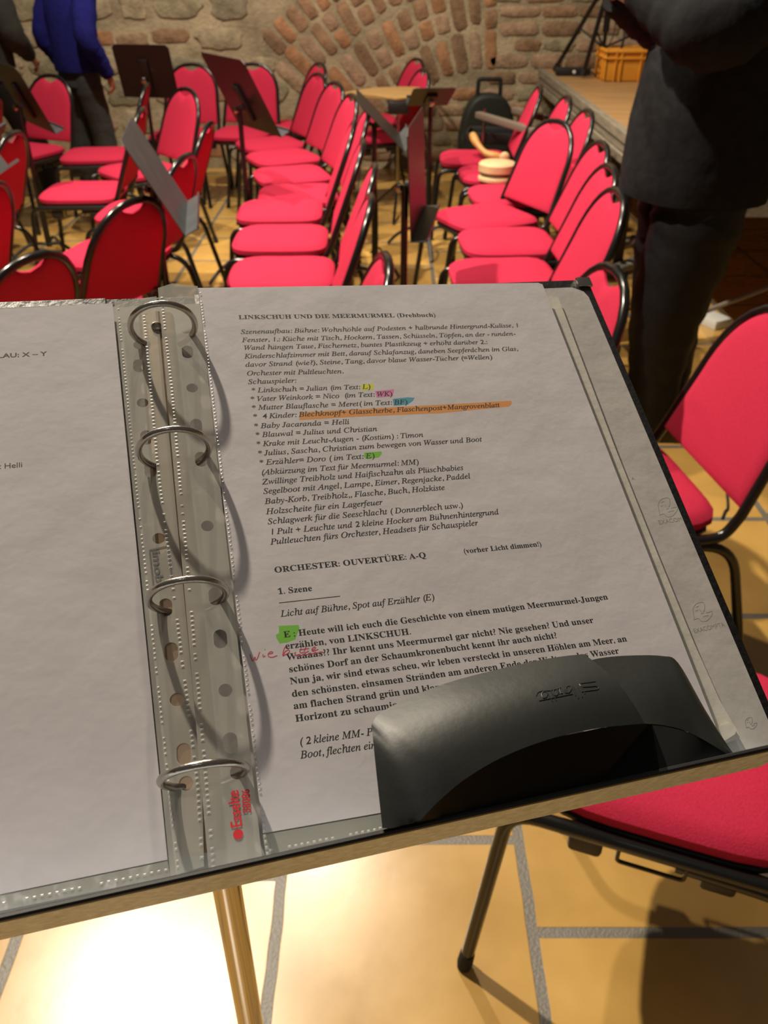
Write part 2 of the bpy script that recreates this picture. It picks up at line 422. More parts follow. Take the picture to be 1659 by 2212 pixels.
# ================================================================== chairs
def arch(w0, w1, s1, top, n=14):
    """half-open arch outline in the back plane, from right bottom over the top to left bottom (x, s)"""
    pts = [(w0, 0), (w0 + (w1 - w0) * .5, s1 * .5), (w1, s1)]
    for k in range(1, n):
        a = PI * k / n; pts.append((w1 * abs(math.cos(a)) ** .86 * (1 if math.cos(a) > 0 else -1), s1 + (top - s1) * math.sin(a) ** .92))
    pts += [(-w1, s1), (-(w0 + (w1 - w0) * .5), s1 * .5), (-w0, 0)]
    return pts
LEAN = R(21)
def backmat(y, z): return Matrix.Translation((0, y, z)) @ Matrix(((1, 0, 0), (0, 0, 1), (0, 1, 0))).to_4x4() @ Matrix.Identity(4)
def make_chair():
    t = empty('stacking_chair')
    # seat cushion
    ol = []
    n = 40
    for i in range(n):
        a = 2 * PI * i / n; c, s = math.cos(a), math.sin(a); e = 4.2 if s > 0 else 5.5
        q = (abs(c) ** e + abs(s) ** e) ** (-1 / e); ol.append((c * q * .205, .015 + s * q * .215))
    bm = bmesh.new(); pillow(bm, ol, .024, .012, .0, .016, Matrix.Translation((0, 0, .445))); seat = obj('seat', bm, M['red'], t)
    bm = bmesh.new(); pillow(bm, [(x * .97, y * .97) for x, y in ol], .009, .0, .004, .006, Matrix.Translation((0, 0, .413))); pan = obj('seat_pan', bm, M['black_plastic'], t)
    bm = bmesh.new()
    bm.free()
    for x in (-.195, .195):
        for y in (.115, -.085):
            bm = bmesh.new(); box(bm, (x - .018, y - .027, .360), (x + .018, y + .027, .409), .008); obj('stacking_buffer', bm, M['black_plastic'], t)
        bm = bmesh.new(); sx = x * 1.11; tube(bm, rounded([(sx, -.035, .412), (sx, -.035, .376), (sx, .065, .376), (sx, .065, .412)], .008, 4), .0035, 8); obj('coupling_loop', bm, M['black_tube'], t)
    # back: tube arch and padded panel share one leaning plane
    bz, by, top = .475, -.222, .418
    P = lambda x, s, d=0: Vector((x, by - s * math.sin(LEAN) + d * math.cos(LEAN), bz + s * math.cos(LEAN) + d * math.sin(LEAN)))
    fr = [P(x, s) for x, s in arch(.213, .198, .19, top)]
    rail = lambda sx: [(sx * .213, .155, .416), (sx * .213, -.19, .416)]
    pts = [Vector(p) for p in rail(1)] + fr + [Vector(p) for p in rail(-1)[::-1]]
    bm = bmesh.new(); tube(bm, rounded([pts[0], pts[1], pts[2]], .06, 6) + pts[3:-3] + rounded([pts[-3], pts[-2], pts[-1]], .06, 6), .0127, 12); obj('back_frame', bm, M['black_tube'], t)
    out = []
    base = arch(.203, .189, .185, top - .010, 22)
    for x, s in base:
        ss = max(s, .012)
        if abs(x) < .064 and s > .2: ss = s - .034 * min(1, 1.5 * (.5 + .5 * math.cos(PI * x / .064)))
        out.append((x, ss))
    bm = bmesh.new()
    mt = Matrix.Translation((0, by, bz)) @ Matrix(((1, 0, 0, 0), (0, -math.sin(LEAN), math.cos(LEAN), 0), (0, math.cos(LEAN), math.sin(LEAN), 0), (0, 0, 0, 1)))
    pillow(bm, out, .010, .007, .006, .010, mt); back = obj('backrest', bm, M['red'], t)
    for sx in (-1, 1):
        bm = bmesh.new(); tube(bm, [P(sx * .207, .02, -.004), P(sx * .19, .02, -.012), P(sx * .17, .035, -.014)], .008, 8); obj('back_bracket', bm, M['black_plastic'], t)
    for sx in (-1, 1):
        for front in (1, 0):
            if front: pp = rounded([(sx * .213, .10, .416), (sx * .213, .238, .416), (sx * .252, .278, .012)], .05, 6)
            else: pp = rounded([(sx * .205, -.02, .394), (sx * .210, -.225, .394), (sx * .228, -.325, .012)], .09, 8)
            bm = bmesh.new(); tube(bm, pp, .0122, 12); lg = obj('leg', bm, M['black_tube'], t)
            d = (pp[-1] - pp[-2]).normalized(); e = pp[-1]
            bm = bmesh.new(); tube(bm, [e - d * .03, e + d * .0, e + d * .0108], [.0136, .0146, .013], 12); obj('foot_cap', bm, M['rubber'], lg)
    return t
CH0 = make_chair(); CH_USED = [False]
ZT = .475 + .418 * math.cos(LEAN); YT = -.222 - .418 * math.sin(LEAN)
def chair_at(x, y, th, label, group):
    """th: world direction the sitter faces, degrees from +X"""
    c = CH0 if not CH_USED[0] else copy_tree(CH0)
    CH_USED[0] = True
    c.location = (x, y, 0); c.rotation_euler = (0, 0, R(th - 90))
    tag(c, label, 'chair', group); return c
def chair(px, py, th, label, group, dy=0):
    p = on_z(px, py, ZT); a = R(th - 90)
    x, y = p.x - (0 * math.cos(a) - YT * math.sin(a)), p.y - (YT * math.cos(a))
    return chair_at(x, y + dy, th, label, group)
GC, GR, GL, GB, GN = 'chairs in the centre row', 'chairs along the stage', 'chairs on the left side', 'chairs by the brick wall', 'chairs beside the binder'
chair(803, 428, 181, 'nearest red chair of the centre row, seat hidden by the binder', GC)
chair(811, 360, 181, 'second red chair from the binder in the centre row, seat just above the script page', GC)
chair(786, 307, 181, 'third red chair from the binder in the centre row', GC)
chair(766, 265, 182, 'fourth red chair from the binder in the centre row', GC)
chair(795, 239, 185, 'red chair in the centre row whose back peeks out right behind the fourth one', GC)
chair(762, 206, 198, 'sixth red chair from the binder in the centre row, turned slightly forward', GC)
chair(727, 179, 206, 'seventh red chair in the centre row, wide back seen half from the front', GC)
chair(690, 160, 207, 'second red chair from the far end of the centre row', GC)
chair(690, 141, 206, 'last red chair of the centre row, nearest the wall', GC, .12)
chair(838, 560, 186, 'red chair showing only its thick black back tube above the page', GC)
chair(534, 148, 261, 'red chair facing forward against the wall, right of the tilted dark music stand', GB, .3)
chair(414, 139, 262, 'red chair facing forward by the wall, half behind the tilted dark music stand', GB)
chair(901, 122, 203, 'red chair by the wall behind the light wooden board, upper of two backs', GB, -.2)
chair(919, 156, 198, 'red chair right of the light wooden board, hidden by black stand parts', GB, .15)
chair(1337, 414, 183, 'nearest full red chair in the row along the stage', GR)
chair(1321, 361, 183, 'second red chair from the front along the stage', GR)
chair(1304, 310, 184, 'third red chair from the front along the stage, partly behind the turned chair', GR)
chair(1273, 240, 184, 'red chair along the stage, just behind the turned chair', GR)
chair(1228, 210, 182, 'narrow red chair back under the stage corner, second from the far end', GR)
chair(1168, 188, 178, 'farthest red chair along the stage, beside the dark bag', GR)
chair(1206, 262, 206, 'red chair turned out of the stage row, its whole rounded back seen from the front', GR)
chair(1331, 585, 186, 'red chair showing only its back tube at the binder corner, right', GR)
chair(289, 434, 153, 'dark red chair back seen from behind just above the left page, whole arch in view', GL)
chair(66, 556, 154, 'red chair back seen from behind at the left edge, nearest to the left page', GL)
chair(452, 268, 178, 'red chair right of the slanted grey music stand, narrow bright back', GL)
chair(400, 338, 170, 'red chair seen from behind, crossed by the slanted grey music stand', GL)
chair(318, 181, 186, 'red chair facing left just right of the person in blue', GL)
chair(403, 192, 222, 'red chair with wide bright back below the black music stand by the wall', GL)
chair(308, 236, 182, 'red chair with bright flat seat left of the slanted grey music stand', GL)
chair(110, 163, 246, 'red chair facing forward between the dark left music stand and the person in blue', GL)
chair(28, 288, 176, 'red chair at the left edge behind the knob of a flat music stand', GL)
chair(-6, 218, 190, 'red chair cut by the left edge behind the dark standing figure', GL)
chair(-22, 400, 172, 'red chair cut by the left edge below the blue grey stand corner', GL)
chair_at(.565, 1.79, 189, 'large red chair right of the binder, full backrest in view', GN)
chair_at(.495, .98, 160, 'nearest red chair at the lower right, seat showing its black underside', GN)

# ================================================================== music stands behind
def make_stand(tilt, ledge_z, mdesk, dx=.25, hgt=.35):
    """desk bottom edge centre above origin; player side is +Y"""
    t = empty('music_stand')
    mt = Matrix.Translation((0, 0, ledge_z)) @ Matrix.Rotation(R(tilt), 4, 'X')
    bm = bmesh.new()
    ol = [(-dx, 0), (dx, 0), (dx, hgt - .02), (dx - .02, hgt), (-dx + .02, hgt), (-dx, hgt - .02)]
    prism(bm, ol, -.0015, .0015, 0, mt @ Matrix(((1, 0, 0, 0), (0, 0, -1, 0), (0, 1, 0, 0), (0, 0, 0, 1))))
    box(bm, (-.03, -.02, .06), (.03, -.0015, .25), .004, mt)
    desk = obj('desk', bm, mdesk, t)
    bm = bmesh.new(); box(bm, (-dx, 0, -.0015), (dx, .055, .0015), 0, mt); box(bm, (-dx, .053, -.0015), (dx, .056, .010), 0, mt); obj('ledge', bm, M['stand_grey'], t)
    pz = ledge_z + .13 * math.cos(R(tilt)); py_ = -.13 * math.sin(R(tilt)) - .045
    bm = bmesh.new(); tube(bm, [(0, py_, .10), (0, py_, pz)], .013, 10); tube(bm, [(0, py_, .10), (0, py_, pz * .55)], .0175, 10); obj('pole', bm, M['black_tube'], t)
    bm = bmesh.new(); tube(bm, [(0, py_, pz), mt @ Vector((0, -.015, .13))], .013, 8); obj('tilt_joint', bm, M['black_plastic'], t)
    bm = bmesh.new(); lathe(bm, [(.004, 0), (.017, .003), (.019, .014), (.012, .020), (.003, .021)], 14, Matrix.Translation((.0, py_ - .012, pz - .01)) @ Matrix.Rotation(R(90), 4, 'X')); obj('clamp_knob', bm, M['chrome'], t)
    for k in range(3):
        a = 2 * PI * k / 3 + .5; c, s = math.cos(a), math.sin(a)
        pp = crom([(c * .012, py_ + s * .012, .115), (c * .10, py_ + s * .10, .125), (c * .20, py_ + s * .20, .075), (c * .27, py_ + s * .27, .008)], 6)
        bm = bmesh.new(); tube(bm, pp, .010, 8); obj('leg', bm, M['stand_grey'], t)
    return t
def stand(cx, cy, face, tilt, label, lz=.74, md='stand_black', group='music stands among the chairs', hgt=.35, dx=.25):
    t = make_stand(tilt, lz, M[md], dx=dx, hgt=hgt); t.location = (cx, cy, 0); t.rotation_euler = (0, 0, R(face - 90))
    return tag(t, label, 'music stand', group)
stand(-.725, 3.19, 10, 28, 'slanted grey music stand seen edge-on above the left binder ring', md='stand_grey')
stand(.125, 3.12, -8, 3, 'upright dark red reflecting music stand between the centre row and the stage row')
stand(.09, 4.56, 2, 46, 'strongly tilted thin black music stand right of the centre row, before the wooden board', lz=.76, hgt=.31)
stand(-.66, 4.85, 34, 27, 'tilted dark music stand before the wall between the two groups of chairs', lz=.77, hgt=.40)
stand(-1.60, 6.45, 80, 15, 'black rectangular music stand before the wall right of the person in blue', lz=.72, dx=.20, hgt=.34)
stand(-1.91, 5.12, 36, 22, 'dark music stand at left with its back and bright knob showing, beside the dark figure')
stand(-1.93, 4.45, 5, 62, 'nearly flat music stand at the left edge with a reddish knob', lz=.78)
stand(-1.64, 3.72, 4, 30, 'music stand at the left edge with a blue grey lit ledge corner', lz=.76, md='stand_grey')

# ================================================================== people
def skin(name, V, E, mats, parent=None, sub=2, mw=None):
    me = bpy.data.meshes.new(name); me.from_pydata([v[0] for v in V], E, [])
    o = bpy.data.objects.new(name, me); COL.objects.link(o)
    sk = o.modifiers.new('skin', 'SKIN'); sk.use_smooth_shade = True; sk.branch_smoothing = .6
    lay = me.skin_vertices[0] if me.skin_vertices else None
    if lay is None:
        bpy.context.view_layer.objects.active = o; bpy.ops.mesh.customdata_skin_add(); lay = me.skin_vertices[0]
    for i, v in enumerate(V):
        r = v[1]; lay.data[i].radius = (r, r) if not isinstance(r, tuple) else r
    lay.data[0].use_root = True
    ss = o.modifiers.new('sub', 'SUBSURF'); ss.levels = sub; ss.render_levels = sub
    dg = bpy.context.evaluated_depsgraph_get(); dg.update()
    nm = bpy.data.meshes.new_from_object(o.evaluated_get(dg))
    o.modifiers.clear(); o.data = nm
    nm.materials.clear(); nm.materials.append(mats)
    nm.polygons.foreach_set('use_smooth', [True] * len(nm.polygons))
    if parent: o.parent = parent
    if mw is not None: o.matrix_world = mw
    return o
def loft(bm, rings, n=24, cap=False, wr=0.0, rnd=random.Random(5)):
    """rings: (centre, half width x, half depth y)"""
    rs = []
    for c, a, b in rings:
        ring = []
        for k in range(n):
            t = 2 * PI * k / n; w = 1 + wr * math.sin(5 * t + c[2] * 23) + rnd.uniform(-wr, wr) * .4
            ring.append(bm.verts.new((c[0] + a * math.cos(t) * w, c[1] + b * math.sin(t) * w, c[2])))
        rs.append(ring)
    for A, B in zip(rs, rs[1:]):
        for k in range(n): bm.faces.new((A[k], A[(k + 1) % n], B[(k + 1) % n], B[k]))
    if cap:
        bm.faces.new(rs[0]); bm.faces.new(rs[-1])
def limb(bm, pts, rad, n=6, seg=14, wr=0.0):
    P = crom(pts, n); m = len(P) - 1; rr = []
    for i in range(m + 1):
        f = i / m * (len(rad) - 1); k = min(int(f), len(rad) - 2); rr.append((rad[k] * (1 - (f - k)) + rad[k + 1] * (f - k)) * (1 + wr * math.sin(i * 2.3)))
    tube(bm, P, rr, seg)
def add_hand(V, E, wi, fdir, side, up, s=1.0):
    """palm and five curled fingers from wrist vertex wi"""
    w = Vector(V[wi][0]); f = Vector(fdir).normalized(); u = Vector(up); u = (u - f * u.dot(f)).normalized(); l = f.cross(u) * side
    V.append((tuple(w + f * .045 * s), .026 * s)); p = len(V) - 1; E.append((wi, p))
    for k, (o, L) in enumerate(((-.028, .068), (-.009, .078), (.010, .073), (.028, .056))):
        a = w + f * .085 * s + l * o * s; prev = p
        for q in range(3):
            ang = .35 + .45 * q
            if q == 0: pos = a
            else: pos = pos + (f * math.cos(ang) - u * math.sin(ang)) * L * s * .5
            V.append((tuple(pos), (.0095 - .001 * q) * s)); E.append((prev, len(V) - 1)); prev = len(V) - 1
    a = w + f * .03 * s - l * .036 * s - u * .006 * s
    V.append((tuple(a), .012 * s)); E.append((p, len(V) - 1))
    V.append((tuple(a + f * .03 * s - l * .012 * s - u * .015 * s), .010 * s)); E.append((len(V) - 2, len(V) - 1))
    V.append((tuple(a + f * .055 * s - l * .008 * s - u * .026 * s), .008 * s)); E.append((len(V) - 2, len(V) - 1))
def person(label, loc, face, s, arms, feet, top, legs, shoe, group=None, hem=.86, bulk=1.0, cuff=None, deep=1.0, hairmat='hair'):
    """arms: ((elbow, wrist, finger dir) left, right); feet: (left, right) ankle positions; local frame x right, y forward"""
    V = [((0, 0, .93 * s), .115 * s)]; E = []
    def add(p, r, par): V.append((p, r)); E.append((par, len(V) - 1)); return len(V) - 1
    ab = add((0, .0, 1.08 * s), .115 * s, 0); chs = add((0, .01, 1.28 * s), .13 * s, ab); nb = add((0, 0, 1.43 * s), .07 * s, chs)
    nk = add((0, .012, 1.50 * s), .052 * s, nb); jw = add((0, .035, 1.575 * s), .066 * s, nk); md = add((0, .025, 1.65 * s), .085 * s, jw); cr = add((0, .01, 1.73 * s), .068 * s, md)
    add((0, .118 * s, 1.625 * s), .014 * s, md); add((.082 * s, .01, 1.635 * s), .016 * s, md); add((-.082 * s, .01, 1.635 * s), .016 * s, md)
    for sd, (el, wr, fd) in zip((-1, 1), arms):
        sh = add((sd * .175 * s, 0, 1.41 * s), .060 * s, nb); e = add(el, .042 * s, sh); m = add(tuple((Vector(el) * .6 + Vector(wr) * .4)), .040 * s, e); w = add(wr, .026 * s, m)
        add_hand(V, E, w, fd, sd, (0, .2, 1) if abs(fd[2]) < .6 else (sd, .3, 0), s)
    for sd, ft in zip((-1, 1), feet):
        h = add((sd * .09 * s, 0, .87 * s), .085 * s, 0); kn = add(((sd * .09 * s + ft[0]) / 2, ft[1] / 2 + .03, .49 * s), .058 * s, h); cf = add(((sd * .03 * s + ft[0] * .8), ft[1] * .8, .33 * s), .056 * s, kn)
        an = add((ft[0], ft[1], .09 * s), .038 * s, cf); add((ft[0] * 1.05, ft[1] + .13 * s, .045), .03 * s, an)
    b = skin('person', V, E, M['skin'])
    b.location = (loc[0], loc[1], 0); b.rotation_euler = (0, 0, R(face - 90)); tag(b, label, 'person', group)
    bm = bmesh.new(); k = bulk
    loft(bm, [((0, 0, hem * s), .185 * s * k, .135 * s * k * deep), ((0, 0, (hem + .06) * s), .192 * s * k, .14 * s * k * deep), ((0, 0, 1.08 * s), .185 * s * k, .135 * s * k * deep), ((0, .005, 1.26 * s), .20 * s * k, .14 * s * k * (deep + 1) / 2), ((0, 0, 1.38 * s), .215 * s, .125 * s), ((0, 0, 1.45 * s), .16 * s, .10 * s), ((0, .005, 1.48 * s), .07 * s, .07 * s)], 28, wr=.025)
    for sd, (el, wr, fd) in zip((-1, 1), arms):
        e, w = Vector(el), Vector(wr)
        limb(bm, [(sd * .15 * s, 0, 1.42 * s), (sd * .19 * s, .005, 1.38 * s), tuple(e), tuple(e * .5 + w * .5), tuple(w)], [.075 * s, .085 * s * k, .075 * s * k, .062 * s * k, .045 * s], wr=.05)
    cl = obj('jacket' if bulk < 1.15 else 'shirt', bm, M[top], b)
    if cuff:
        w = Vector(arms[0][1]); e = Vector(arms[0][0]); bm = bmesh.new(); d = (w - e).normalized(); tube(bm, [w - d * .015, w + d * .028], .045 * s, 14); obj('cuff', bm, M[cuff], b)
    bm = bmesh.new()
    loft(bm, [((0, 0, .80 * s), .165 * s, .125 * s), ((0, 0, .95 * s), .165 * s, .122 * s), ((0, 0, 1.02 * s), .15 * s, .11 * s)], 24, cap=True)
    for sd, ft in zip((-1, 1), feet):
        limb(bm, [(sd * .085 * s, 0, .90 * s), (sd * .09 * s, 0, .78 * s), ((sd * .09 * s + ft[0]) / 2, ft[1] / 2 + .02, .49 * s), (ft[0], ft[1], .26 * s), (ft[0], ft[1], .06 * s)], [.10 * s * deep, .098 * s * k * (deep + 1) / 2, .084 * s * k * (deep + 1) / 2, .075 * s * k, .066 * s * k], wr=.035)
    obj('trousers', bm, M[legs], b)
    for sd, ft in zip((-1, 1), feet):
        bm = bmesh.new(); ol = [(ft[0] + math.cos(a) * .048 * s * (1.05 if math.sin(a) > 0 else .9), ft[1] + .06 * s + math.sin(a) * .135 * s) for a in [2 * PI * i / 20 for i in range(20)]]
        prism(bm, ol, 0.0, .07 * s, .012); tube(bm, [(ft[0], ft[1], .03), (ft[0], ft[1], .16 * s)], .055 * s, 14); obj('shoe', bm, M[shoe], b)
    bm = bmesh.new(); bmesh.ops.create_uvsphere(bm, u_segments=20, v_segments=14, radius=.112 * s)
    for v in bm.verts:
        v.co.y *= 1.12
        if v.co.y > .02 and v.co.z < .03: v.co.y = .02 + (v.co.y - .02) * .1
        v.co += Vector((0, -.005, 1.675 * s))
    obj('hair', bm, M[hairmat], b)
    for sd in (-1, 1):
        bm = bmesh.new(); bmesh.ops.create_uvsphere(bm, u_segments=10, v_segments=8, radius=.013 * s)
        for v in bm.verts: v.co += Vector((sd * .032 * s, .098 * s, 1.648 * s))
        obj('eye', bm, M['white'], b)
    bm = bmesh.new(); box(bm, (-.024 * s, .088 * s, 1.568 * s), (.024 * s, .106 * s, 1.578 * s), .003); obj('mouth', bm, M['redink'], b)
    return b
bp_ = on_y(178, 200, 6.75)
person('person in a bright blue hooded sweater and dark jeans by the brick wall', (bp_.x, 6.75), 55, .95,
       (((-.235, -.06, 1.08), (-.20, .04, .84), (0, .2, -1)), ((.25, -.08, 1.08), (.26, .05, .83), (0, .25, -1))),
       ((-.10, 0), (.11, .05)), 'blue', 'jeans', 'boot', hem=.90, bulk=1.06)
person('person in charcoal shirt and black trousers standing at the right, arms raised', (1.05, 3.0), 178, 1.02,
       (((-.35, .15, 1.37), (-.17, .33, 1.47), (.3, .5, .8)), ((.28, .10, 1.36), (.06, .34, 1.44), (-.3, .5, .8))),
       ((-.09, .04), (.09, -.05)), 'shirt', 'trousers', 'boot', hem=.855, bulk=1.30, deep=1.35, cuff='white_cloth')
dp_ = on_y(-12, 200, 6.6)
person('person in dark clothes at the left edge behind the music stands', (dp_.x, 6.6), 65, 1.0,
       (((-.25, .05, 1.1), (-.18, .2, .95), (0, .7, -.7)), ((.26, .02, 1.1), (.2, .2, .95), (0, .7, -.7))),
       ((-.14, -.1), (.22, .12)), 'dark_cloth', 'trousers', 'boot', hem=.82, bulk=1.1)

# ================================================================== things on the stage
def pt(px, py, y): return on_y(px, py, y)
t = tag(empty('tripod', (1.62, 7.1, ST)), 'black tripod with crossed braces standing on the stage corner', 'tripod')
apex = Vector((.0, 0, .68))
f1 = on_z(1188, 148, ST); f1 = Vector((f1.x, min(f1.y, 7.5), ST)); f2 = on_z(1258, 169, ST)
lo = Vector((1.62, 7.1, ST))
for f in (Vector((f1.x - lo.x, f1.y - lo.y, .012)), Vector((f2.x - lo.x, f2.y - lo.y, .012)), Vector((.55, .1, .012))):
    bm = bmesh.new(); tube(bm, [apex, f], .017, 10); lg = obj('leg', bm, M['black_tube'], t)
    bm = bmesh.new(); d = (f - apex).normalized(); tube(bm, [f - d * .05, f], [.024, .022], 10); obj('rubber_foot', bm, M['rubber'], lg)
    bm = bmesh.new(); tube(bm, [apex.lerp(f, .55), Vector((0, 0, .20))], .008, 8); obj('brace', bm, M['black_plastic'], t)
bm = bmesh.new(); tube(bm, [(0, 0, .30), (0, 0, 1.5)], .024, 12); tube(bm, [(0, 0, .18), (0, 0, .34)], .014, 10); obj('pole', bm, M['black_tube'], t)
bm = bmesh.new(); tube(bm, crom([(.03, -.03, .75), (.10, -.05, .48), (.13, -.06, .28), (.08, -.07, .12), (-.05, -.06, .03), (-.2, .02, .012)], 8), .005, 6)
tube(bm, crom([(.02, -.03, .6), (.05, -.05, .3), (-.04, -.06, .1), (.06, -.1, .08), (.12, -.05, .3), (.03, -.03, .5)], 8), .004, 6); obj('cable', bm, M['rubber'], t)
c0 = on_z(1305, 177, ST); c1 = on_z(1283, 160, ST)
t = tag(empty('crate', (c0.x, c0.y, ST)), 'orange yellow plastic crate with ribbed sides on the stage', 'crate')
w, d, h = .56, .36, .205
bm = bmesh.new()
box(bm, (0, 0, 0), (w, .012, h), .003); box(bm, (0, d - .012, 0), (w, d, h), .003); box(bm, (0, 0, 0), (.012, d, h), .003); box(bm, (w - .012, 0, 0), (w, d, h), .003); box(bm, (0, 0, 0), (w, d, .01), .002)
obj('body', bm, M['crate'], t)
bm = bmesh.new()
for z0 in (h - .018, h - .06): box(bm, (-.012, -.012, z0), (w + .012, d + .012, z0 + .012), .003)
obj('rim', bm, M['crate'], t)
for x in (.06, .10, .24, .38, .48):
    bm = bmesh.new(); box(bm, (x, -.010, 0), (x + .012, 0, h), .003); obj('rib', bm, M['crate'], t)
for y in (.08, .2, .3):
    bm = bmesh.new(); box(bm, (-.010, y, 0), (0, y + .012, h), .003); obj('rib', bm, M['crate'], t)
for x in (.27, .33):
    bm = bmesh.new(); box(bm, (x, -.0125, .07), (x + .03, -.011, .12), 0); obj('sticker', bm, M['white'], t)
b0 = on_z(1228, 163, ST)
t = tag(empty('power_box', (b0.x, b0.y, ST)), 'flat black box with a white light between the tripod feet on the stage', 'box')
bm = bmesh.new(); box(bm, (-.10, -.05, 0), (.16, .05, .055), .012); obj('case', bm, M['black_plastic'], t)
bm = bmesh.new(); lathe(bm, [(.012, 0), (.012, .006), (.004, .007)], 12, Matrix.Translation((.03, -.05, .03)) @ Matrix.Rotation(R(90), 4, 'X')); obj('lamp_cap', bm, M['led'], t)
bm = bmesh.new(); tube(bm, crom([(.16, 0, .02), (.25, .01, .006), (.34, .06, .006)], 6), .006, 6); obj('cable', bm, M['rubber'], t)

# ================================================================== things among the chairs
bg0 = on_y(1050, 300, 7.25)
t = tag(empty('carry_bag', (bg0.x, 7.25, 0), R(4)), 'dark rounded carrying bag with square handle and white label by the wall', 'bag')
bm = bmesh.new()
ol = [(-.20, 0), (.20, 0), (.215, .25), (.20, .45), (.15, .58), (.07, .64), (-.07, .64), (-.15, .58), (-.20, .45), (-.215, .25)]
prism(bm, [(p.x, p.y) for p in crom([(x, y, 0) for x, y in ol + ol[:1]], 5)[:-1]], -.09, .09, .03, Matrix(((1, 0, 0, 0), (0, 0, 1, 0), (0, 1, 0, 0), (0, 0, 0, 1))), 3); obj('body', bm, M['bag'], t)
bm = bmesh.new(); tube(bm, rounded([(-.09, 0, .62), (-.085, 0, .745), (.085, 0, .745), (.09, 0, .62)], .012, 4), .016, 8); obj('handle', bm, M['black_plastic'], t)
bm = bmesh.new(); box(bm, (.0, -.097, .33), (.065, -.0905, .40), .002); obj('label_tag', bm, M['white'], t)
# wooden board on a thin stand, before the wall
wb = on_z(828, 200, .76)
t = tag(empty('board_stand', (wb.x + .02, wb.y, 0)), 'light wooden board on a thin stand before the brick wall', 'table')
bm = bmesh.new(); ol = [(-.30, -.02), (-.12, .22), (.10, .30), (.30, .22), (.34, -.05), (.10, -.26), (-.02, -.20)]
prism(bm, [(p.x, p.y) for p in crom([(x, y, 0) for x, y in ol + ol[:1]], 5)[:-1]], .745, .762, .004); obj('top', bm, M['woodtop'], t, smooth=False)
bm = bmesh.new(); box(bm, (.01, -.27, .66), (.15, -.13, .745), .02); obj('clamp', bm, M['black_plastic'], t)
bm = bmesh.new(); tube(bm, [(.08, -.22, .1), (.08, -.22, .70)], .012, 10); obj('pole', bm, M['chrome'], t)
for k in range(3):
    a = k * 2.094 + .4; bm = bmesh.new(); tube(bm, [(.08, -.22, .22), (.08 + .25 * math.cos(a), -.22 + .25 * math.sin(a), .01)], .010, 8); obj('leg', bm, M['black_tube'], t)
s9 = on_z(900, 205, .85)
stand(s9.x + .06, s9.y - .05, 95, 68, 'black music stand with thick tray folded almost flat right of the wooden board', md='black_plastic', lz=.80, dx=.12)
# beige rails, tray, curved wood, round wooden box on the far chairs along the stage
q = on_z(1142, 247, .70)
t = tag(empty('folding_rack', (q.x, q.y, 0), R(0)), 'beige metal rack with two flat rails between the far stage chairs', 'rack')
for k, (dy, dz) in enumerate(((.16, .0), (-.16, -.03))):
    bm = bmesh.new(); box(bm, (-.025, -.36, .66 + dz), (.025, .36, .70 + dz), .006, Matrix.Translation((dy * .75 - .02, 0, 0)) @ Matrix.Rotation(R(24), 4, 'Z')); obj('rail', bm, M['beige_metal'], t)
for x, y in ((-.02, .30), (.22, -.28), (-.25, .28), (.03, -.33)):
    bm = bmesh.new(); tube(bm, [(x, y, 0.0), (x, y, .69)], .008, 8); obj('leg', bm, M['chrome'], t)
q = on_z(1062, 302, .475)
t = tag(empty('instrument_tray', (q.x, q.y, .468), R(-12)), 'dark open tray lying on a far red chair seat beside the bag', 'tray')
bm = bmesh.new(); box(bm, (-.17, -.13, 0), (.17, .13, .012), .003)
for lo, hi in (((-.17, -.13, 0), (-.158, .13, .07)), ((.158, -.13, 0), (.17, .13, .07)), ((-.17, -.13, 0), (.17, -.118, .07)), ((-.17, .118, 0), (.17, .13, .07))): box(bm, lo, hi, .003)
obj('shell', bm, M['black_plastic'], t)
q = on_z(1052, 326, .50)
t = tag(empty('wooden_horn', (q.x, q.y - .12, .468)), 'curved caramel wooden piece with a pale round end, by the dark tray', 'instrument')
bm = bmesh.new(); pp = crom([(-.10, .10, .13), (-.075, .03, .09), (-.02, -.04, .045), (.05, -.06, .03), (.075, -.07, .03)], 6); tube(bm, pp, [.022 + .004 * math.sin(i * .5) for i in range(len(pp))], 12); obj('body', bm, M['caramel'], t)
bm = bmesh.new(); bmesh.ops.create_uvsphere(bm, u_segments=16, v_segments=10, radius=.031)
for v in bm.verts: v.co.y *= .6; v.co += Vector((.088, -.08, .032))
obj('end_knob', bm, M['palewood'], t)
q = on_z(1072, 390, .468)
t = tag(empty('wooden_drum', (q.x, q.y, .468)), 'round pale wooden box of two halves with a green band on a chair seat', 'instrument')
for nm, z0, z1, mm, r in (('lower_half', 0, .035, 'palewood', .105), ('band', .030, .052, 'greenband', .098), ('upper_half', .046, .105, 'palewood', .105)):
    bm = bmesh.new(); lathe(bm, [(r * .5, z0), (r * .93, z0 + .002), (r, z0 + .008), (r, z1 - .014), (r * .9, z1 - .004), (r * .4, z1)], 28); obj(nm, bm, M[mm], t)
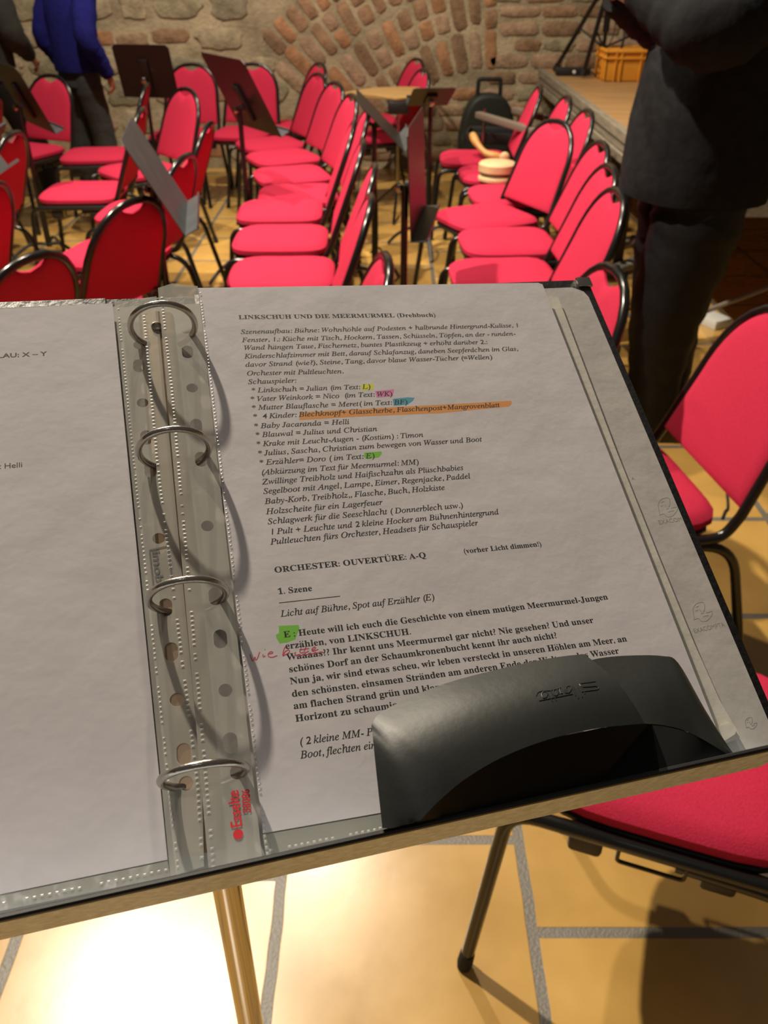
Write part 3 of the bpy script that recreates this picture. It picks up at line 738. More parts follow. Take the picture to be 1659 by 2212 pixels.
# cables and grey boxes below the stage edge
for k, (px, py, lb) in enumerate(((1340, 535, 'grey plastic socket box under the stage edge behind the chair backs'), (1350, 585, 'grey plastic socket box on the floor beside the black trousers'))):
    q = on_z(px, py, 0)
    t = tag(empty('socket_box', (q.x, q.y, 0), R(35 + 10 * k)), lb, 'socket box')
    bm = bmesh.new(); box(bm, (-.16, -.04, 0), (.16, .04, .05), .008); obj('case', bm, M['grey_box'], t)
    for x in (-.1, -.03, .04, .11):
        bm = bmesh.new(); lathe(bm, [(.018, 0), (.018, .003), (.012, .003), (.011, .0005)], 12, Matrix.Translation((x, 0, .0495))); obj('socket', bm, M['rubber'], t)
def cable(pts, lb, r=.006):
    P = [on_z(x, y, r) for x, y in pts]; bm = bmesh.new(); tube(bm, crom(P, 10), r, 8); o = obj('cable', bm, M['rubber'], None); return tag(o, lb, 'cable')
cable([(1300, 672), (1330, 668), (1362, 667), (1420, 660), (1500, 640)], 'thin dark cable running flat across the floor to the black trousers')
cable([(1312, 715), (1335, 740), (1332, 765), (1318, 790), (1335, 812)], 'dark cable curled on the floor at the binder edge')
cable([(1310, 560), (1330, 590), (1345, 560), (1338, 620), (1352, 600), (1360, 560)], 'tangled dark cable around the grey boxes by the stage')
cable([(800, 545), (818, 535), (826, 550), (812, 562), (806, 552)], 'small cable loop on the floor between the centre row and the thin poles', .005)
cable([(1565, 1020), (1572, 1090), (1566, 1105), (1560, 1120)], 'thin cable on the floor under the large red chair', .004)
q = on_z(1525, 695, 0)
bm = bmesh.new(); box(bm, (-.055, -.11, 0), (.055, .11, .045), .004, Matrix.Translation(q) @ Matrix.Rotation(R(28), 4, 'Z'))
tag(obj('white_block', bm, M['white']), 'small white block on the floor in the dark under the stage', 'block')
q = on_z(1655, 362, ST)
t = tag(empty('lit_spot_shape', (q.x + .04, q.y, ST)), 'caramel coloured rounded shape standing in for a lit spot on the stage at the right edge', 'lit_spot_shape')  # made-up shape, its caramel colour stands for a lit spot on the deck
bm = bmesh.new(); lathe(bm, [(.01, 0), (.05, .006), (.07, .04), (.06, .08), (.035, .105), (.012, .13)], 20); obj('body', bm, M['caramel'], t)
bm = bmesh.new(); tube(bm, [(0, 0, .125), (.006, 0, .16)], [.011, .007], 8); obj('lit_spot_tip', bm, M['dark_wood'], t)

# ================================================================== the near music stand, binder, pages and lamp
PA = Vector((0.96523454, -0.07849008, 0.24932225)); PB = Vector((0.1939337, 0.85456752, -0.4817718)); PN = Vector((0.17524839, -0.51337477, -0.84007997)); PT = Vector((-.10457107, -.12574509, .47544115))
def c2w(v): return RT * v.x - UP * v.y + FW * v.z
XA, XB, XN = c2w(PA), c2w(-PB), c2w(PN); XO = CAM + c2w(PT)
PAGE = Matrix(((XA.x, XB.x, XN.x, XO.x), (XA.y, XB.y, XN.y, XO.y), (XA.z, XB.z, XN.z, XO.z), (0, 0, 0, 1)))
PINV = PAGE.inverted(); CL = PINV @ CAM
def pp(px, py, h=0.0):
    """point of the photo -> page frame (m), at height h mm above the sheet"""
    r = (PINV.to_3x3() @ ray(px, py)); k = (h * .001 - CL.z) / r.z
    return CL + r * k
def uv(u, v, h=0.0): return Vector((u * .001, -v * .001, h * .001))
def sheet(bm, pts, h0, h1, bev=0): prism(bm, [(p[0], p[1]) for p in pts], h0 * .001, h1 * .001, bev)
def pl(pts, h): return [pp(x, y, h) for x, y in pts]
vtop = lambda u: -4.4 - .0333 * u
vbot = lambda u: 308.2 - .0378 * u
def band(u0, u1, t, b, rad=0): return [uv(u0, vtop(u0) + t), uv(u1, vtop(u1) + t), uv(u1, vbot(u1) + b), uv(u0, vbot(u0) + b)]

# ---- stand
t = tag(empty('music_stand', mw=PAGE), 'near black music stand whose chromed pole shows below, carrying the ring binder', 'music stand')
rt = lambda u: 309.0 - .0378 * u
bm = bmesh.new(); sheet(bm, [uv(-236, 14), uv(225, 2), uv(236, 10), uv(236, rt(236)), uv(-240, rt(-240)), uv(-246, 24)], -14, -12.2); obj('desk', bm, M['stand_black'], t, smooth=False)
bm = bmesh.new()
def lp(u, h, dv=0): return bm.verts.new(uv(u, rt(u) + dv - .02 * (h + 12), h))
us = [-240, -120, 0, 120, 218, 234]; hs = [[-13, 27]] * 4 + [[-13, 26], [-13, 12]]
lo0 = [lp(u, -13.5, 1.2) for u in us]; lo1 = [lp(u, h[1], 1.2) for u, h in zip(us, hs)]; up0 = [lp(u, -13.5) for u in us]; up1 = [lp(u, h[1]) for u, h in zip(us, hs)]
for k in range(5):
    for A, B in ((lo0, lo1), (lo1, up1), (up1, up0), (up0, lo0)): bm.faces.new((A[k], A[k + 1], B[k + 1], B[k]))
for k in (0, 5): bm.faces.new((lo0[k], lo1[k], up1[k], up0[k]))
obj('ledge', bm, M['ledge'], t, smooth=False)
bm = bmesh.new()
for k in range(4):
    b = bmesh.new(); u0, u1 = us[k], us[k + 1]
    tube(bm, [uv(u0, rt(u0) - .3, 27), uv(u1, rt(u1) - .3, 27)], .0014, 8)
tube(bm, [uv(218, rt(218) - .3, 26), uv(234, rt(234) - .3, 12)], .0014, 8)
obj('ledge_rim', bm, M['black_plastic'], t)
inv = PAGE.inverted(); PX, PY = -.113, .36
bm = bmesh.new(); tube(bm, [(PX, PY, .10), (PX, PY, 1.24)], .0105, 20); o = obj('pole', bm, M['chrome'], t); o.data.transform(inv)
bm = bmesh.new(); tube(bm, [(PX, PY, 1.20), (PX, PY, 1.27), PAGE @ uv(-15, 170, -14)], .014, 12); o = obj('tilt_joint', bm, M['black_plastic'], t); o.data.transform(inv)
for k in range(3):
    a = k * 2.094 + 2.2; bm = bmesh.new(); tube(bm, crom([(PX, PY, .16), (PX + .1 * math.cos(a), PY + .1 * math.sin(a), .13), (PX + .27 * math.cos(a), PY + .27 * math.sin(a), .012)], 8), .011, 10); o = obj('leg', bm, M['black_tube'], t); o.data.transform(inv)

# ---- binder
t = tag(empty('ring_binder', mw=PAGE), 'open black ring binder with four metal rings lying on the near music stand', 'binder')
bm = bmesh.new(); sheet(bm, [p for p in band(-2, 250, 0, -.5)], -12, -9, .0008); obj('cover', bm, M['cover'], t)
bm = bmesh.new(); sheet(bm, [p for p in band(-300, -50, 0, -.5)], -12, -9, .0008); obj('cover', bm, M['cover'], t)
bm = bmesh.new(); sheet(bm, band(-51, -1, .5, -1), -12, -10.2); obj('spine', bm, M['cover'], t)
bm = bmesh.new(); q = band(-48, 245, 8, -1.5); q[1:2] = [uv(236, vtop(236) + 7), uv(243, vtop(243) + 11), uv(245, vtop(245) + 16)]; sheet(bm, q, -9, -8.7); o = obj('inside_lining', bm, M['lining'], t); tag(o, 'grey paper lining with faint printed heads')
bm = bmesh.new(); sheet(bm, band(-294, -47.5, 5, -1.5), -9.1, -8.75); obj('inside_lining', bm, M['lining'], t)
bm = bmesh.new(); box(bm, uv(241, vtop(246) + 7, -9.5), uv(251, vtop(246) - .8, -7.6), .0006); obj('corner_guard', bm, M['nickel'], t)
bm = bmesh.new()
def railp(v): return [uv(-33, v, -8.5), uv(-31.5, v, -6.2), uv(-24, v, -5.0), uv(-16, v, -6.2), uv(-14.5, v, -8.5)]
A = [bm.verts.new(p) for p in railp(12)]; B = [bm.verts.new(p) for p in railp(297)]
for k in range(4): bm.faces.new((A[k], A[k + 1], B[k + 1], B[k]))
bm.faces.new(A); bm.faces.new(B); obj('ring_rail', bm, M['reflect_rail'], t, smooth=False)
for v in (24,):
    bm = bmesh.new(); lathe(bm, [(.0030, 0), (.0030, .0012), (.0024, .0016), (.0019, .0004)], 16, Matrix.Translation(uv(-24, v, -5.0))); obj('rivet', bm, M['nickel'], t)
for v in (35, 114.5, 193, 271):
    bm = bmesh.new(); pts = []
    for k in range(41):
        a = R(-62 + (360 - 56) * k / 40); pts.append(uv(-20.9 + 16.6 * math.cos(a), v, 7.6 + 16.6 * math.sin(a)))
    tube(bm, pts, .00165, 14); ro = obj('ring', bm, M['nickel'], t)
    bm = bmesh.new(); c = Vector(pts[20]); tube(bm, [uv(-21.3, v, 24.2), uv(-20.5, v, 24.2)], .00172, 14); obj('ring_joint', bm, M['nickel'], ro)

# ---- loose sheets and sleeves
G2 = 'sheets in the binder'
def page_obj(name, pts, h0, h1, m, label, cat, group=G2):
    bm = bmesh.new(); sheet(bm, pts, h0, h1); o = obj(name, bm, M[m], None, smooth=False, mw=PAGE); return tag(o, label, cat, group)
under = page_obj('paper_sheet', [uv(6, -3.2), uv(203, -4.2), uv(206, 285), uv(8, 290)], -6.5, -3.6, 'paper', 'stack of paper whose edge peeks out above the printed page', 'paper')
strip = page_obj('paper_strip', pl([(1178, 643), (1205, 640), (1262, 790), (1330, 970), (1420, 1195), (1500, 1390), (1555, 1512), (1600, 1592), (1562, 1608), (1520, 1530), (1400, 1260), (1300, 1000), (1222, 770)], -5.5), -7, -5.6, 'strip', 'folded cream paper strip sticking out along the right side of the printed page', 'paper')
bm = bmesh.new(); P_ = pl([(1547, 1572), (1580, 1558), (1592, 1575), (1588, 1586), (1566, 1600), (1556, 1590)], -4); sheet(bm, P_, -5.5, -4.2); obj('folded_end', bm, M['strip'], strip, smooth=False)
right = page_obj('script_page', [uv(0, 0), uv(208, -.8), uv(210.5, .5), uv(210.5, 294.8), uv(-.2, 295)], -.2, 0, 'paper', 'right white page densely printed with the script and marked in colours', 'paper')
left = page_obj('script_page', pl([(243, 655), (362, 1857), (0, 1932)], -5) + [uv(-256, 305, -5), uv(-256, 15, -5), pp(0, 668, -5)], -5.2, -5, 'paper', 'left mostly blank white page with two short lines of text', 'paper')

def holes_sheet(name, outline, holes, h, m, parent):
    """thin plate with round or oval holes (page frame, m)"""
    cu = bpy.data.curves.new('plate', 'CURVE'); cu.dimensions = '2D'; cu.fill_mode = 'BOTH'
    for loop in [outline] + holes:
        s = cu.splines.new('POLY'); s.points.add(len(loop) - 1); s.use_cyclic_u = True
        for p, q in zip(s.points, loop): p.co = (q[0], q[1], 0, 1)
    o = bpy.data.objects.new('plate', cu); COL.objects.link(o)
    dg = bpy.context.evaluated_depsgraph_get(); dg.update()
    me = bpy.data.meshes.new_from_object(o.evaluated_get(dg)); bpy.data.objects.remove(o)
    me.name = name
    for v in me.vertices: v.co.z = h * .001
    me.materials.clear(); me.materials.append(m)
    for p_ in me.polygons: p_.material_index = 0
    n = bpy.data.objects.new(name, me); COL.objects.link(n); n.parent = parent; return n
def oval(u, v, a, b, n=24):
    out = []
    for i in range(n):
        t_ = 2 * PI * i / n; x, y = a * math.cos(t_), a * math.sin(t_) + (b - a) * (1 if math.sin(t_) > 0 else -1)
        out.append(uv(u + x, v + y))
    return out
def dashes(pts, step, w, l, h, parent):
    bm = bmesh.new(); rnd = random.Random(2)
    for (a, b) in zip(pts, pts[1:]):
        d = (b - a); n = int(d.length / step); dn = d.normalized(); sd = Vector((-dn.y, dn.x, 0))
        for k in range(n):
            if rnd.random() < .2: continue
            c = a + d * ((k + .5) / n) + sd * rnd.uniform(-.0001, .0001); q = [c + dn * x * l * .5 + sd * y * w * .5 for x, y in ((-1, -1), (1, -1), (1, 1), (-1, 1))]
            lowv = [bm.verts.new(Vector((v.x, v.y, h * .001))) for v in q]; c2 = Vector((c.x, c.y, h * .001 + .00022)); top = bm.verts.new(c2)
            for i in range(4): bm.faces.new((lowv[i], lowv[(i + 1) % 4], top))
    return obj('weld_seam', bm, M['seam'], parent, smooth=False)
hu = lambda lst, h: [(pp(x, y, h), o) for x, y, o in lst]
# right sleeve
t = tag(empty('plastic_sleeve', mw=PAGE), 'clear punched plastic sleeve holding the right printed page', 'plastic sleeve', 'plastic sleeves in the binder')
HR = hu([(405, 760, 1), (415, 838, 0), (424, 920, 1), (448, 1136, 0), (465, 1288, 1), (476, 1380, 1), (487, 1491, 0), (498, 1605, 1), (402, 712, 0), (434, 992, 1), (512, 1668, 0)], .5)
q = pl([(341, 622), (372, 612), (427, 618)], .5) + pl([(568, 1868)], .5) + pl([(452, 1893)], .5)
holes_sheet('punched_strip', q, [oval(p.x * 1000, -p.y * 1000, 2.9, 4.4 if o else 2.9) for p, o in HR], .5, M['milky'], t)
bm = bmesh.new(); a = pl([(427, 618), (1172, 606)], .6) + [uv(213, 299, .6)] + pl([(568, 1868)], .6); f = bm.faces.new([bm.verts.new(Vector((p.x, p.y, .0006))) for p in a]); obj('pocket_front', bm, M['film'], t, smooth=False)
bm = bmesh.new(); f = bm.faces.new([bm.verts.new(p) for p in (uv(-.5, 295.6, .2), uv(213, 295.4, .2), uv(213, 300, .2), uv(0, 306.5, .2))]); obj('pocket_bottom', bm, M['milky'], t, smooth=False)
dashes(pl([(432, 630), (578, 1850)], .6), .0022, .0010, .0012, .6, t)
dashes(pl([(349, 640), (372, 850), (447, 1700), (462, 1880)], .6), .0022, .0016, .0012, .6, t)
dashes(pl([(578, 1838), (828, 1788)], .6), .0024, .0009, .0013, .6, t)
# left sleeve
t = tag(empty('plastic_sleeve', mw=PAGE), 'clear punched plastic sleeve holding the left page with text at its edge', 'plastic sleeve', 'plastic sleeves in the binder')
HL = hu([(300, 790, 1), (308, 870, 0), (316, 945, 1), (343, 1163, 0), (358, 1312, 1), (370, 1408, 1), (382, 1511, 0), (397, 1628, 1), (300, 745, 0), (325, 1015, 1), (402, 1692, 0)], -4.5)
q = pl([(247, 652), (338, 640), (352, 800), (436, 1700), (441, 1872), (368, 1893)], -4.5)
holes_sheet('punched_strip', q, [oval(p.x * 1000, -p.y * 1000, 2.9, 4.4 if o else 2.9) for p, o in HL], -4.5, M['milky'], t)
bm = bmesh.new(); a = pl([(247, 652), (368, 1893), (0, 1968)], -4.4) + [uv(-258, 311), uv(-258, 14)]; f = bm.faces.new([bm.verts.new(Vector((p.x, p.y, -.0044))) for p in a]); obj('pocket_front', bm, M['film'], t, smooth=False)
bm = bmesh.new(); a = pl([(362, 1860), (368, 1893), (0, 1968), (0, 1935)], -4.6); f = bm.faces.new([bm.verts.new(Vector((p.x, p.y, -.0046))) for p in a]); obj('pocket_bottom', bm, M['milky'], t, smooth=False)
dashes(pl([(255, 665), (300, 1100), (385, 1880)], -4.4), .0022, .0012, .0012, -4.4, t)
dashes(pl([(309, 660), (340, 1000), (428, 1700), (436, 1860)], -4.4), .0022, .0016, .0013, -4.4, t)
dashes(pl([(0, 1953), (366, 1878)], -4.4), .0026, .0009, .0013, -4.4, t)
sleeveL = t

# ---- writing ------------------------------------------------------------------
GL_ = {}
def g_mesh(body, off=0.0):
    cu = bpy.data.curves.new('g', 'FONT'); cu.body = body; cu.offset = off; cu.resolution_u = 3
    o = bpy.data.objects.new('g', cu); COL.objects.link(o)
    dg = bpy.context.evaluated_depsgraph_get(); dg.update()
    ev = o.evaluated_get(dg); me = ev.to_mesh()
    V = [v.co.copy() for v in me.vertices]; Fc = [tuple(p.vertices) for p in me.polygons]
    ev.to_mesh_clear(); bpy.data.objects.remove(o); bpy.data.curves.remove(cu)
    return V, Fc
def width(body):
    V, _ = g_mesh(body); return (max(v.x for v in V) - min(v.x for v in V)) if V else 0
W_HH = width('HH')
UML = {'ä': 'a', 'ö': 'o', 'ü': 'u', 'Ä': 'A', 'Ö': 'O', 'Ü': 'U'}
def uni(ch, st):
    b = {'b': (0x1D400, 0x1D41A), 'i': (0x1D434, 0x1D44E), 's': None}[st]
    if b is None: return ch
    if 'A' <= ch <= 'Z': return chr(b[0] + ord(ch) - 65)
    if 'a' <= ch <= 'z': return '\u210e' if (st == 'i' and ch == 'h') else chr(b[1] + ord(ch) - 97)
    if '0' <= ch <= '9' and st == 'b': return chr(0x1D7CE + ord(ch) - 48)
    return ch
OFF = {'b': .006, 'i': .011, 's': .0, 'sb': .02}
def glyph(ch, st):
    k = (ch, st)
    if k in GL_: return GL_[k]
    off = OFF[st]; s0 = 's' if st == 'sb' else st
    base = UML.get(ch, ch); u = uni(base, s0)
    V, Fc = ([], []) if ch == ' ' else g_mesh(u, off)
    adv = width('H' + u + 'H') - W_HH if ch != ' ' else width('H H') - W_HH
    if s0 != 's' and ch == ' ': adv *= .95
    V = [v.copy() for v in V]
    if ch in UML:
        xs = [v.x for v in V]; top = max(v.y for v in V); cx = (min(xs) + max(xs)) / 2 + (.05 if st == 'i' else 0); r = .062 if s0 == 'b' else .05
        for dx in (-.12, .12):
            n0 = len(V); V += [Vector((cx + dx + r * math.cos(a), top + .15 + r * math.sin(a), 0)) for a in [2 * PI * i / 10 for i in range(10)]]; Fc = Fc + [tuple(range(n0, n0 + 10))]
    if s0 == 'i' and not base.isalpha() and ch not in ' -+=*': V = [Vector((v.x + v.y * .16, v.y, 0)) for v in V]
    GL_[k] = (V, Fc, adv); return GL_[k]
def write(acc, text, st, p0, p1, em, h):
    """one line from p0 to p1 (page frame), em in m"""
    gs = [glyph(c, st) for c in text]; tot = sum(g[2] for g in gs) or 1
    d = Vector((p1[0] - p0[0], p1[1] - p0[1])); sx = d.length / tot; d.normalize(); n = Vector((-d.y, d.x)); x = 0
    for V, Fc, adv in gs:
        b0 = len(acc[0])
        for v in V:
            q = Vector((p0[0], p0[1])) + d * (x + v.x) * sx + n * v.y * em
            acc[0].append((q.x, q.y, h * .001))
        acc[1].extend(tuple(i + b0 for i in f) for f in Fc); x += adv
def ribbon(acc, pts, w, h, closed=False):
    pts = [Vector((p[0], p[1], 0)) for p in pts]; n = len(pts); b0 = len(acc[0])
    for i in range(n):
        tq = (pts[min(i + 1, n - 1)] - pts[max(i - 1, 0)]); tq.normalize(); s = Vector((-tq.y, tq.x, 0)) * w * .0005
        for q in (pts[i] + s, pts[i] - s): acc[0].append((q.x, q.y, h * .001))
    for i in range(n - 1): acc[1].append((b0 + 2 * i, b0 + 2 * i + 1, b0 + 2 * i + 3, b0 + 2 * i + 2))
A_ = lambda x, y: (500 + x / 2.4397, 650 + y / 2.4397)
B_ = lambda x, y: (560 + x / 1.975, 1150 + y / 1.975)
LINES = [
 ('b', 'LINKSCHUH UND DIE MEERMURMEL (Drehbuch)', A_(38, 96), A_(1079, 83)),
 ('i', 'Szenenaufbau: Bühne: Wohnhöhle auf Podesten + halbrunde Hintergrund-Kulisse, 1', A_(50, 174), A_(1517, 138)),
 ('i', 'Fenster, 1.: Küche mit Tisch, Hockern, Tassen, Schüsseln, Töpfen, an der - runden-', A_(57, 217), A_(1500, 182)),
 ('i', 'Wand hängen Taue, Fischernetz, buntes Plastikzeug + erhöht darüber 2.:', A_(66, 258), A_(1350, 226)),
 ('i', 'Kinderschlafzimmer mit Bett, darauf Schlafanzug, daneben Seepferdchen im Glas,', A_(70, 303), A_(1513, 262)),
 ('i', 'davor Strand (wie?), Steine, Tang, davor blaue Wasser-Tücher (=Wellen)', A_(75, 347), A_(1377, 306)),
 ('i', 'Orchester mit Pultleuchten.', A_(82, 393), A_(593, 381)),
 ('i', 'Schauspieler:', A_(88, 438), A_(343, 430)),
 ('i', '* Linkschuh = Julian (im Text: L)', A_(108, 483), A_(735, 462)),
 ('i', '* Vater Weinkork = Nico  (im Text: WK)', A_(103, 529), A_(850, 500)),
 ('i', '* Mutter Blauflasche = Meret( im Text: BF)', A_(110, 575), A_(930, 543)),
 ('i', '*  4 Kinder: Blechknopf+ Glasscherbe, Flaschenpost+Mangrovenblatt', A_(117, 622), A_(1417, 559)),
 ('i', '* Baby Jacaranda = Helli', A_(122, 672), A_(624, 648)),
 ('i', '* Blauwal = Julius und Christian', A_(130, 719), A_(771, 685)),
 ('i', '* Krake mit Leucht-Augen - (Kostüm) : Timon', A_(135, 767), A_(1014, 716)),
 ('i', '* Julius, Sascha, Christian zum bewegen von Wasser und Boot', A_(143, 816), A_(1323, 740)),
 ('i', '* Erzähler= Doro ( im Text: E)', A_(150, 865), A_(757, 827)),
 ('i', '(Abkürzung im Text für Meermurmel: MM)', A_(157, 917), A_(990, 860)),
 ('i', 'Zwillinge Treibholz und Haifischzahn als Plüschbabies', A_(163, 967), A_(1226, 890)),
 ('i', 'Segelboot mit Angel, Lampe, Eimer, Regenjacke, Paddel', A_(169, 1017), A_(1262, 935)),
 ('i', 'Baby-Korb, Treibholz,, Flasche, Buch, Holzkiste', A_(178, 1070), A_(1128, 995)),
 ('i', 'Holzscheite für ein Lagerfeuer', A_(185, 1124), A_(798, 1073)),
 ('i', 'Schlagwerk für die Seeschlacht ( Donnerblech usw.)', A_(192, 1177), A_(1223, 1089)),
 ('i', '1 Pult + Leuchte und 2 kleine Hocker am Bühnenhintergrund', A_(203, 1232), A_(1412, 1124)),
 ('i', 'Pultleuchten fürs Orchester, Headsets für Schauspieler', A_(208, 1284), A_(1302, 1182)),
 ('b', 'ORCHESTER: OUVERTÜRE: A-Q', B_(65, 172), B_(714, 107)),
 ('b', '(vorher Licht dimmen!)', B_(873, 90), B_(1207, 58)),
 ('b', '1. Szene', B_(80, 264), B_(227, 249)),
 ('i', 'Licht auf Bühne, Spot auf Erzähler (E)', B_(93, 360), B_(750, 287)),
 ('b', 'E : Heute will ich euch die Geschichte von einem mutigen Meermurmel-Jungen', B_(105, 449), B_(1490, 285)),
 ('b', 'erzählen, von LINKSCHUH.', B_(112, 498), B_(650, 434)),
 ('b', 'Waaaas?? Ihr kennt uns Meermurmel gar nicht? Nie gesehen? Und unser', B_(118, 545), B_(1428, 385)),
 ('b', 'schönes Dorf an der Schaumkronenbucht kennt ihr auch nicht?', B_(127, 597), B_(1273, 450)),
 ('b', 'Nun ja, wir sind etwas scheu, wir leben versteckt in unseren Höhlen am Meer, an', B_(132, 648), B_(1571, 464)),
 ('b', 'den schönsten, einsamen Stränden am anderen Ende der Welt, wo das Wasser', B_(140, 702), B_(1537, 516)),
 ('b', 'am flachen Strand grün und klar', B_(147, 754), B_(770, 672)),
 ('b', 'Horizont zu schaumig', B_(155, 808), B_(592, 748)),
 ('i', '( 2 kleine MM- P', B_(172, 908), B_(487, 864)),
 ('i', 'Boot, flechten ein', B_(178, 965), B_(503, 920)),
]
EM = .0043
acc = ([], [])
for st, s, a, b in LINES:
    e = EM * (.90 if s.startswith('(vorher') else 1.0) * (1.04 if st == 'i' else 1.0)
    write(acc, s, st, pp(*a, .03), pp(*b, .03), e, .03)
ribbon(acc, [pp(*B_(84, 301), .03), pp(*B_(345, 272), .03)], .35, .03)
obj('printed_text', acc, M['ink'], right, smooth=False)
for nm, mk, P_ in (('yellow', 'hl_y', [A_(683, 441), A_(748, 436), A_(748, 466), A_(688, 472)]), ('pink', 'hl_p', [A_(757, 476), A_(858, 465), A_(850, 502), A_(765, 510)]),
                   ('blue', 'hl_b', [A_(850, 516), A_(925, 508), A_(965, 510), A_(955, 528), A_(930, 546), A_(855, 553)]), ('orange', 'hl_o', [A_(360, 588), A_(860, 560), A_(1140, 545), A_(1475, 526), A_(1478, 540), A_(1465, 556), A_(1100, 592), A_(700, 608), A_(357, 628)]),
                   ('green', 'hl_g', [A_(700, 800), A_(790, 793), A_(793, 803), A_(778, 824), A_(716, 834), A_(698, 822)]), ('green', 'hl_g', [(595 + 7, 1354), (602, 1352), (645, 1350), (647, 1357), (638, 1381), (620, 1388), (604, 1390), (597, 1378), (596, 1371), (603, 1368)])):
    hv = [pp(x, y, .012) for x, y in P_]
    obj('highlighter_mark', ([(p.x, p.y, p.z) for p in hv], [tuple(range(len(hv)))]), M[mk], right, smooth=False)['label'] = nm + ' highlighter mark'
hw = ([], [])
for s in ([(165, 690), (200, 790), (230, 800), (255, 740), (270, 795), (300, 760), (340, 650)], [(395, 690), (405, 735), (440, 715)], [(430, 600), (438, 610)],
          [(495, 685), (560, 672), (572, 652), (530, 645), (490, 690), (505, 730), (560, 745), (655, 712)], [(805, 545), (770, 620), (755, 715), (800, 695), (868, 655), (862, 612), (800, 640), (757, 712)],
          [(985, 650), (970, 690), (1000, 702)], [(1006, 566), (1014, 574)], [(1085, 580), (1060, 640), (1080, 665), (1130, 650)], [(1170, 560), (1140, 630), (1160, 660), (1220, 630)], [(1050, 612), (1225, 585)],
          [(1270, 620), (1330, 592), (1332, 556), (1280, 590), (1290, 635), (1390, 600)], [(985, 720), (1200, 692), (1480, 650)]):
    ribbon(hw, crom([pp(520 + x / 8.295, 1330 + y / 8.295, .045) for x, y in s], 5), .42, .045)
obj('handwriting', hw, M['pen'], right, smooth=False)
acc = ([], [])
write(acc, 'BLAU: X – Y', 'sb', pp(-18, 774, -4.97), pp(101, 768, -4.97), .0041, -4.97)
write(acc, 't Helli', 's', pp(-5, 1013, -4.97), pp(49, 1009, -4.97), .0043, -4.97)
obj('printed_text', acc, M['ink'], left, smooth=False)
# faint heads and lettering on the lining of the right cover
LN = [o for o in bpy.data.objects if o.name.startswith('inside_lining') and o.get('label')][0]
acc = ([], [])
HEAD = [[(0, 18), (-3, -2), (5, -14), (20, -16), (22, -2), (19, 4)], [(11, -2), (15, 4)], [(25, 6), (33, 4), (39, 2)], [(-1, 21), (9, 18), (15, 24), (27, 23), (37, 12), (39, 5)], [(19, 14), (31, 11)], [(2, 2), (8, 0)], [(3, -6), (9, -9)], [(14, 8), (20, 6)]]
for ox, oy, lim in ((1425, 1092, 1), (1500, 1318, 1), (1612, 1560, .6)):
    acc = ([], [])
    for s in HEAD:
        ribbon(acc, crom([pp(ox + x * lim, oy + y * lim, -8.67) for x, y in s], 4), .28, -8.67)
    obj('printed_emblem', acc, M['faint'], LN, smooth=False)
acc = ([], [])
write(acc, 'EXACOM', 's', pp(1424, 1133, -8.67), pp(1476, 1125, -8.67), .0037, -8.67)
obj('printed_lettering', acc, M['faint'], LN, smooth=False); acc = ([], [])
write(acc, 'EXACOMPTA', 's', pp(1500, 1368, -8.67), pp(1567, 1353, -8.67), .0034, -8.67)
obj('printed_lettering', acc, M['faint'], LN, smooth=False); acc = ([], [])
write(acc, 'A', 's', pp(1365, 1037, -8.67), pp(1372, 1036, -8.67), .0026, -8.67)
obj('printed_lettering', acc, M['faint'], LN, smooth=False)
# boxed lettering on the left strip, red lettering on the right strip
C_ = lambda x, y: pp(300 + x / 13.82, 1140 + y / 13.82, -4.3)
acc = ([], [])
fr = [C_(325, 670), C_(830, 555), C_(870, 600), C_(1000, 1640), C_(940, 1690), C_(470, 1840), C_(440, 1800), C_(322, 690), C_(325, 670)]
ribbon(acc, fr, .75, -4.3)
write(acc, 'imobi', 'sb', C_(388, 690), C_(515, 1760), .0052, -4.3)
obj('printed_emblem', acc, M['greyink'], sleeveL, smooth=False)
slR = [o for o in bpy.data.objects if o.name.startswith('plastic_sleeve') and 'right' in o.get('label', '')][0]
D_ = lambda x, y: pp(480 + x / 14.74, 1680 + y / 14.74, .8)
acc = ([], [])
OFF['sx'] = .03
_g = glyph
write(acc, 'Esselte', 'sb', D_(632, 1560), D_(505, 380), .0062, .8)
write(acc, '58086', 'sb', D_(925, 1105), D_(862, 350), .0046, .8)
cc = D_(505, 1800); rr_ = (D_(665, 1800) - cc).length
n0 = len(acc[0]); acc[0].extend((cc.x + rr_ * math.cos(a), cc.y + rr_ * math.sin(a), .0008) for a in [2 * PI * i / 24 for i in range(24)]); acc[1].append(tuple(range(n0, n0 + 24)))
obj('printed_emblem', acc, M['redink'], slR, smooth=False)

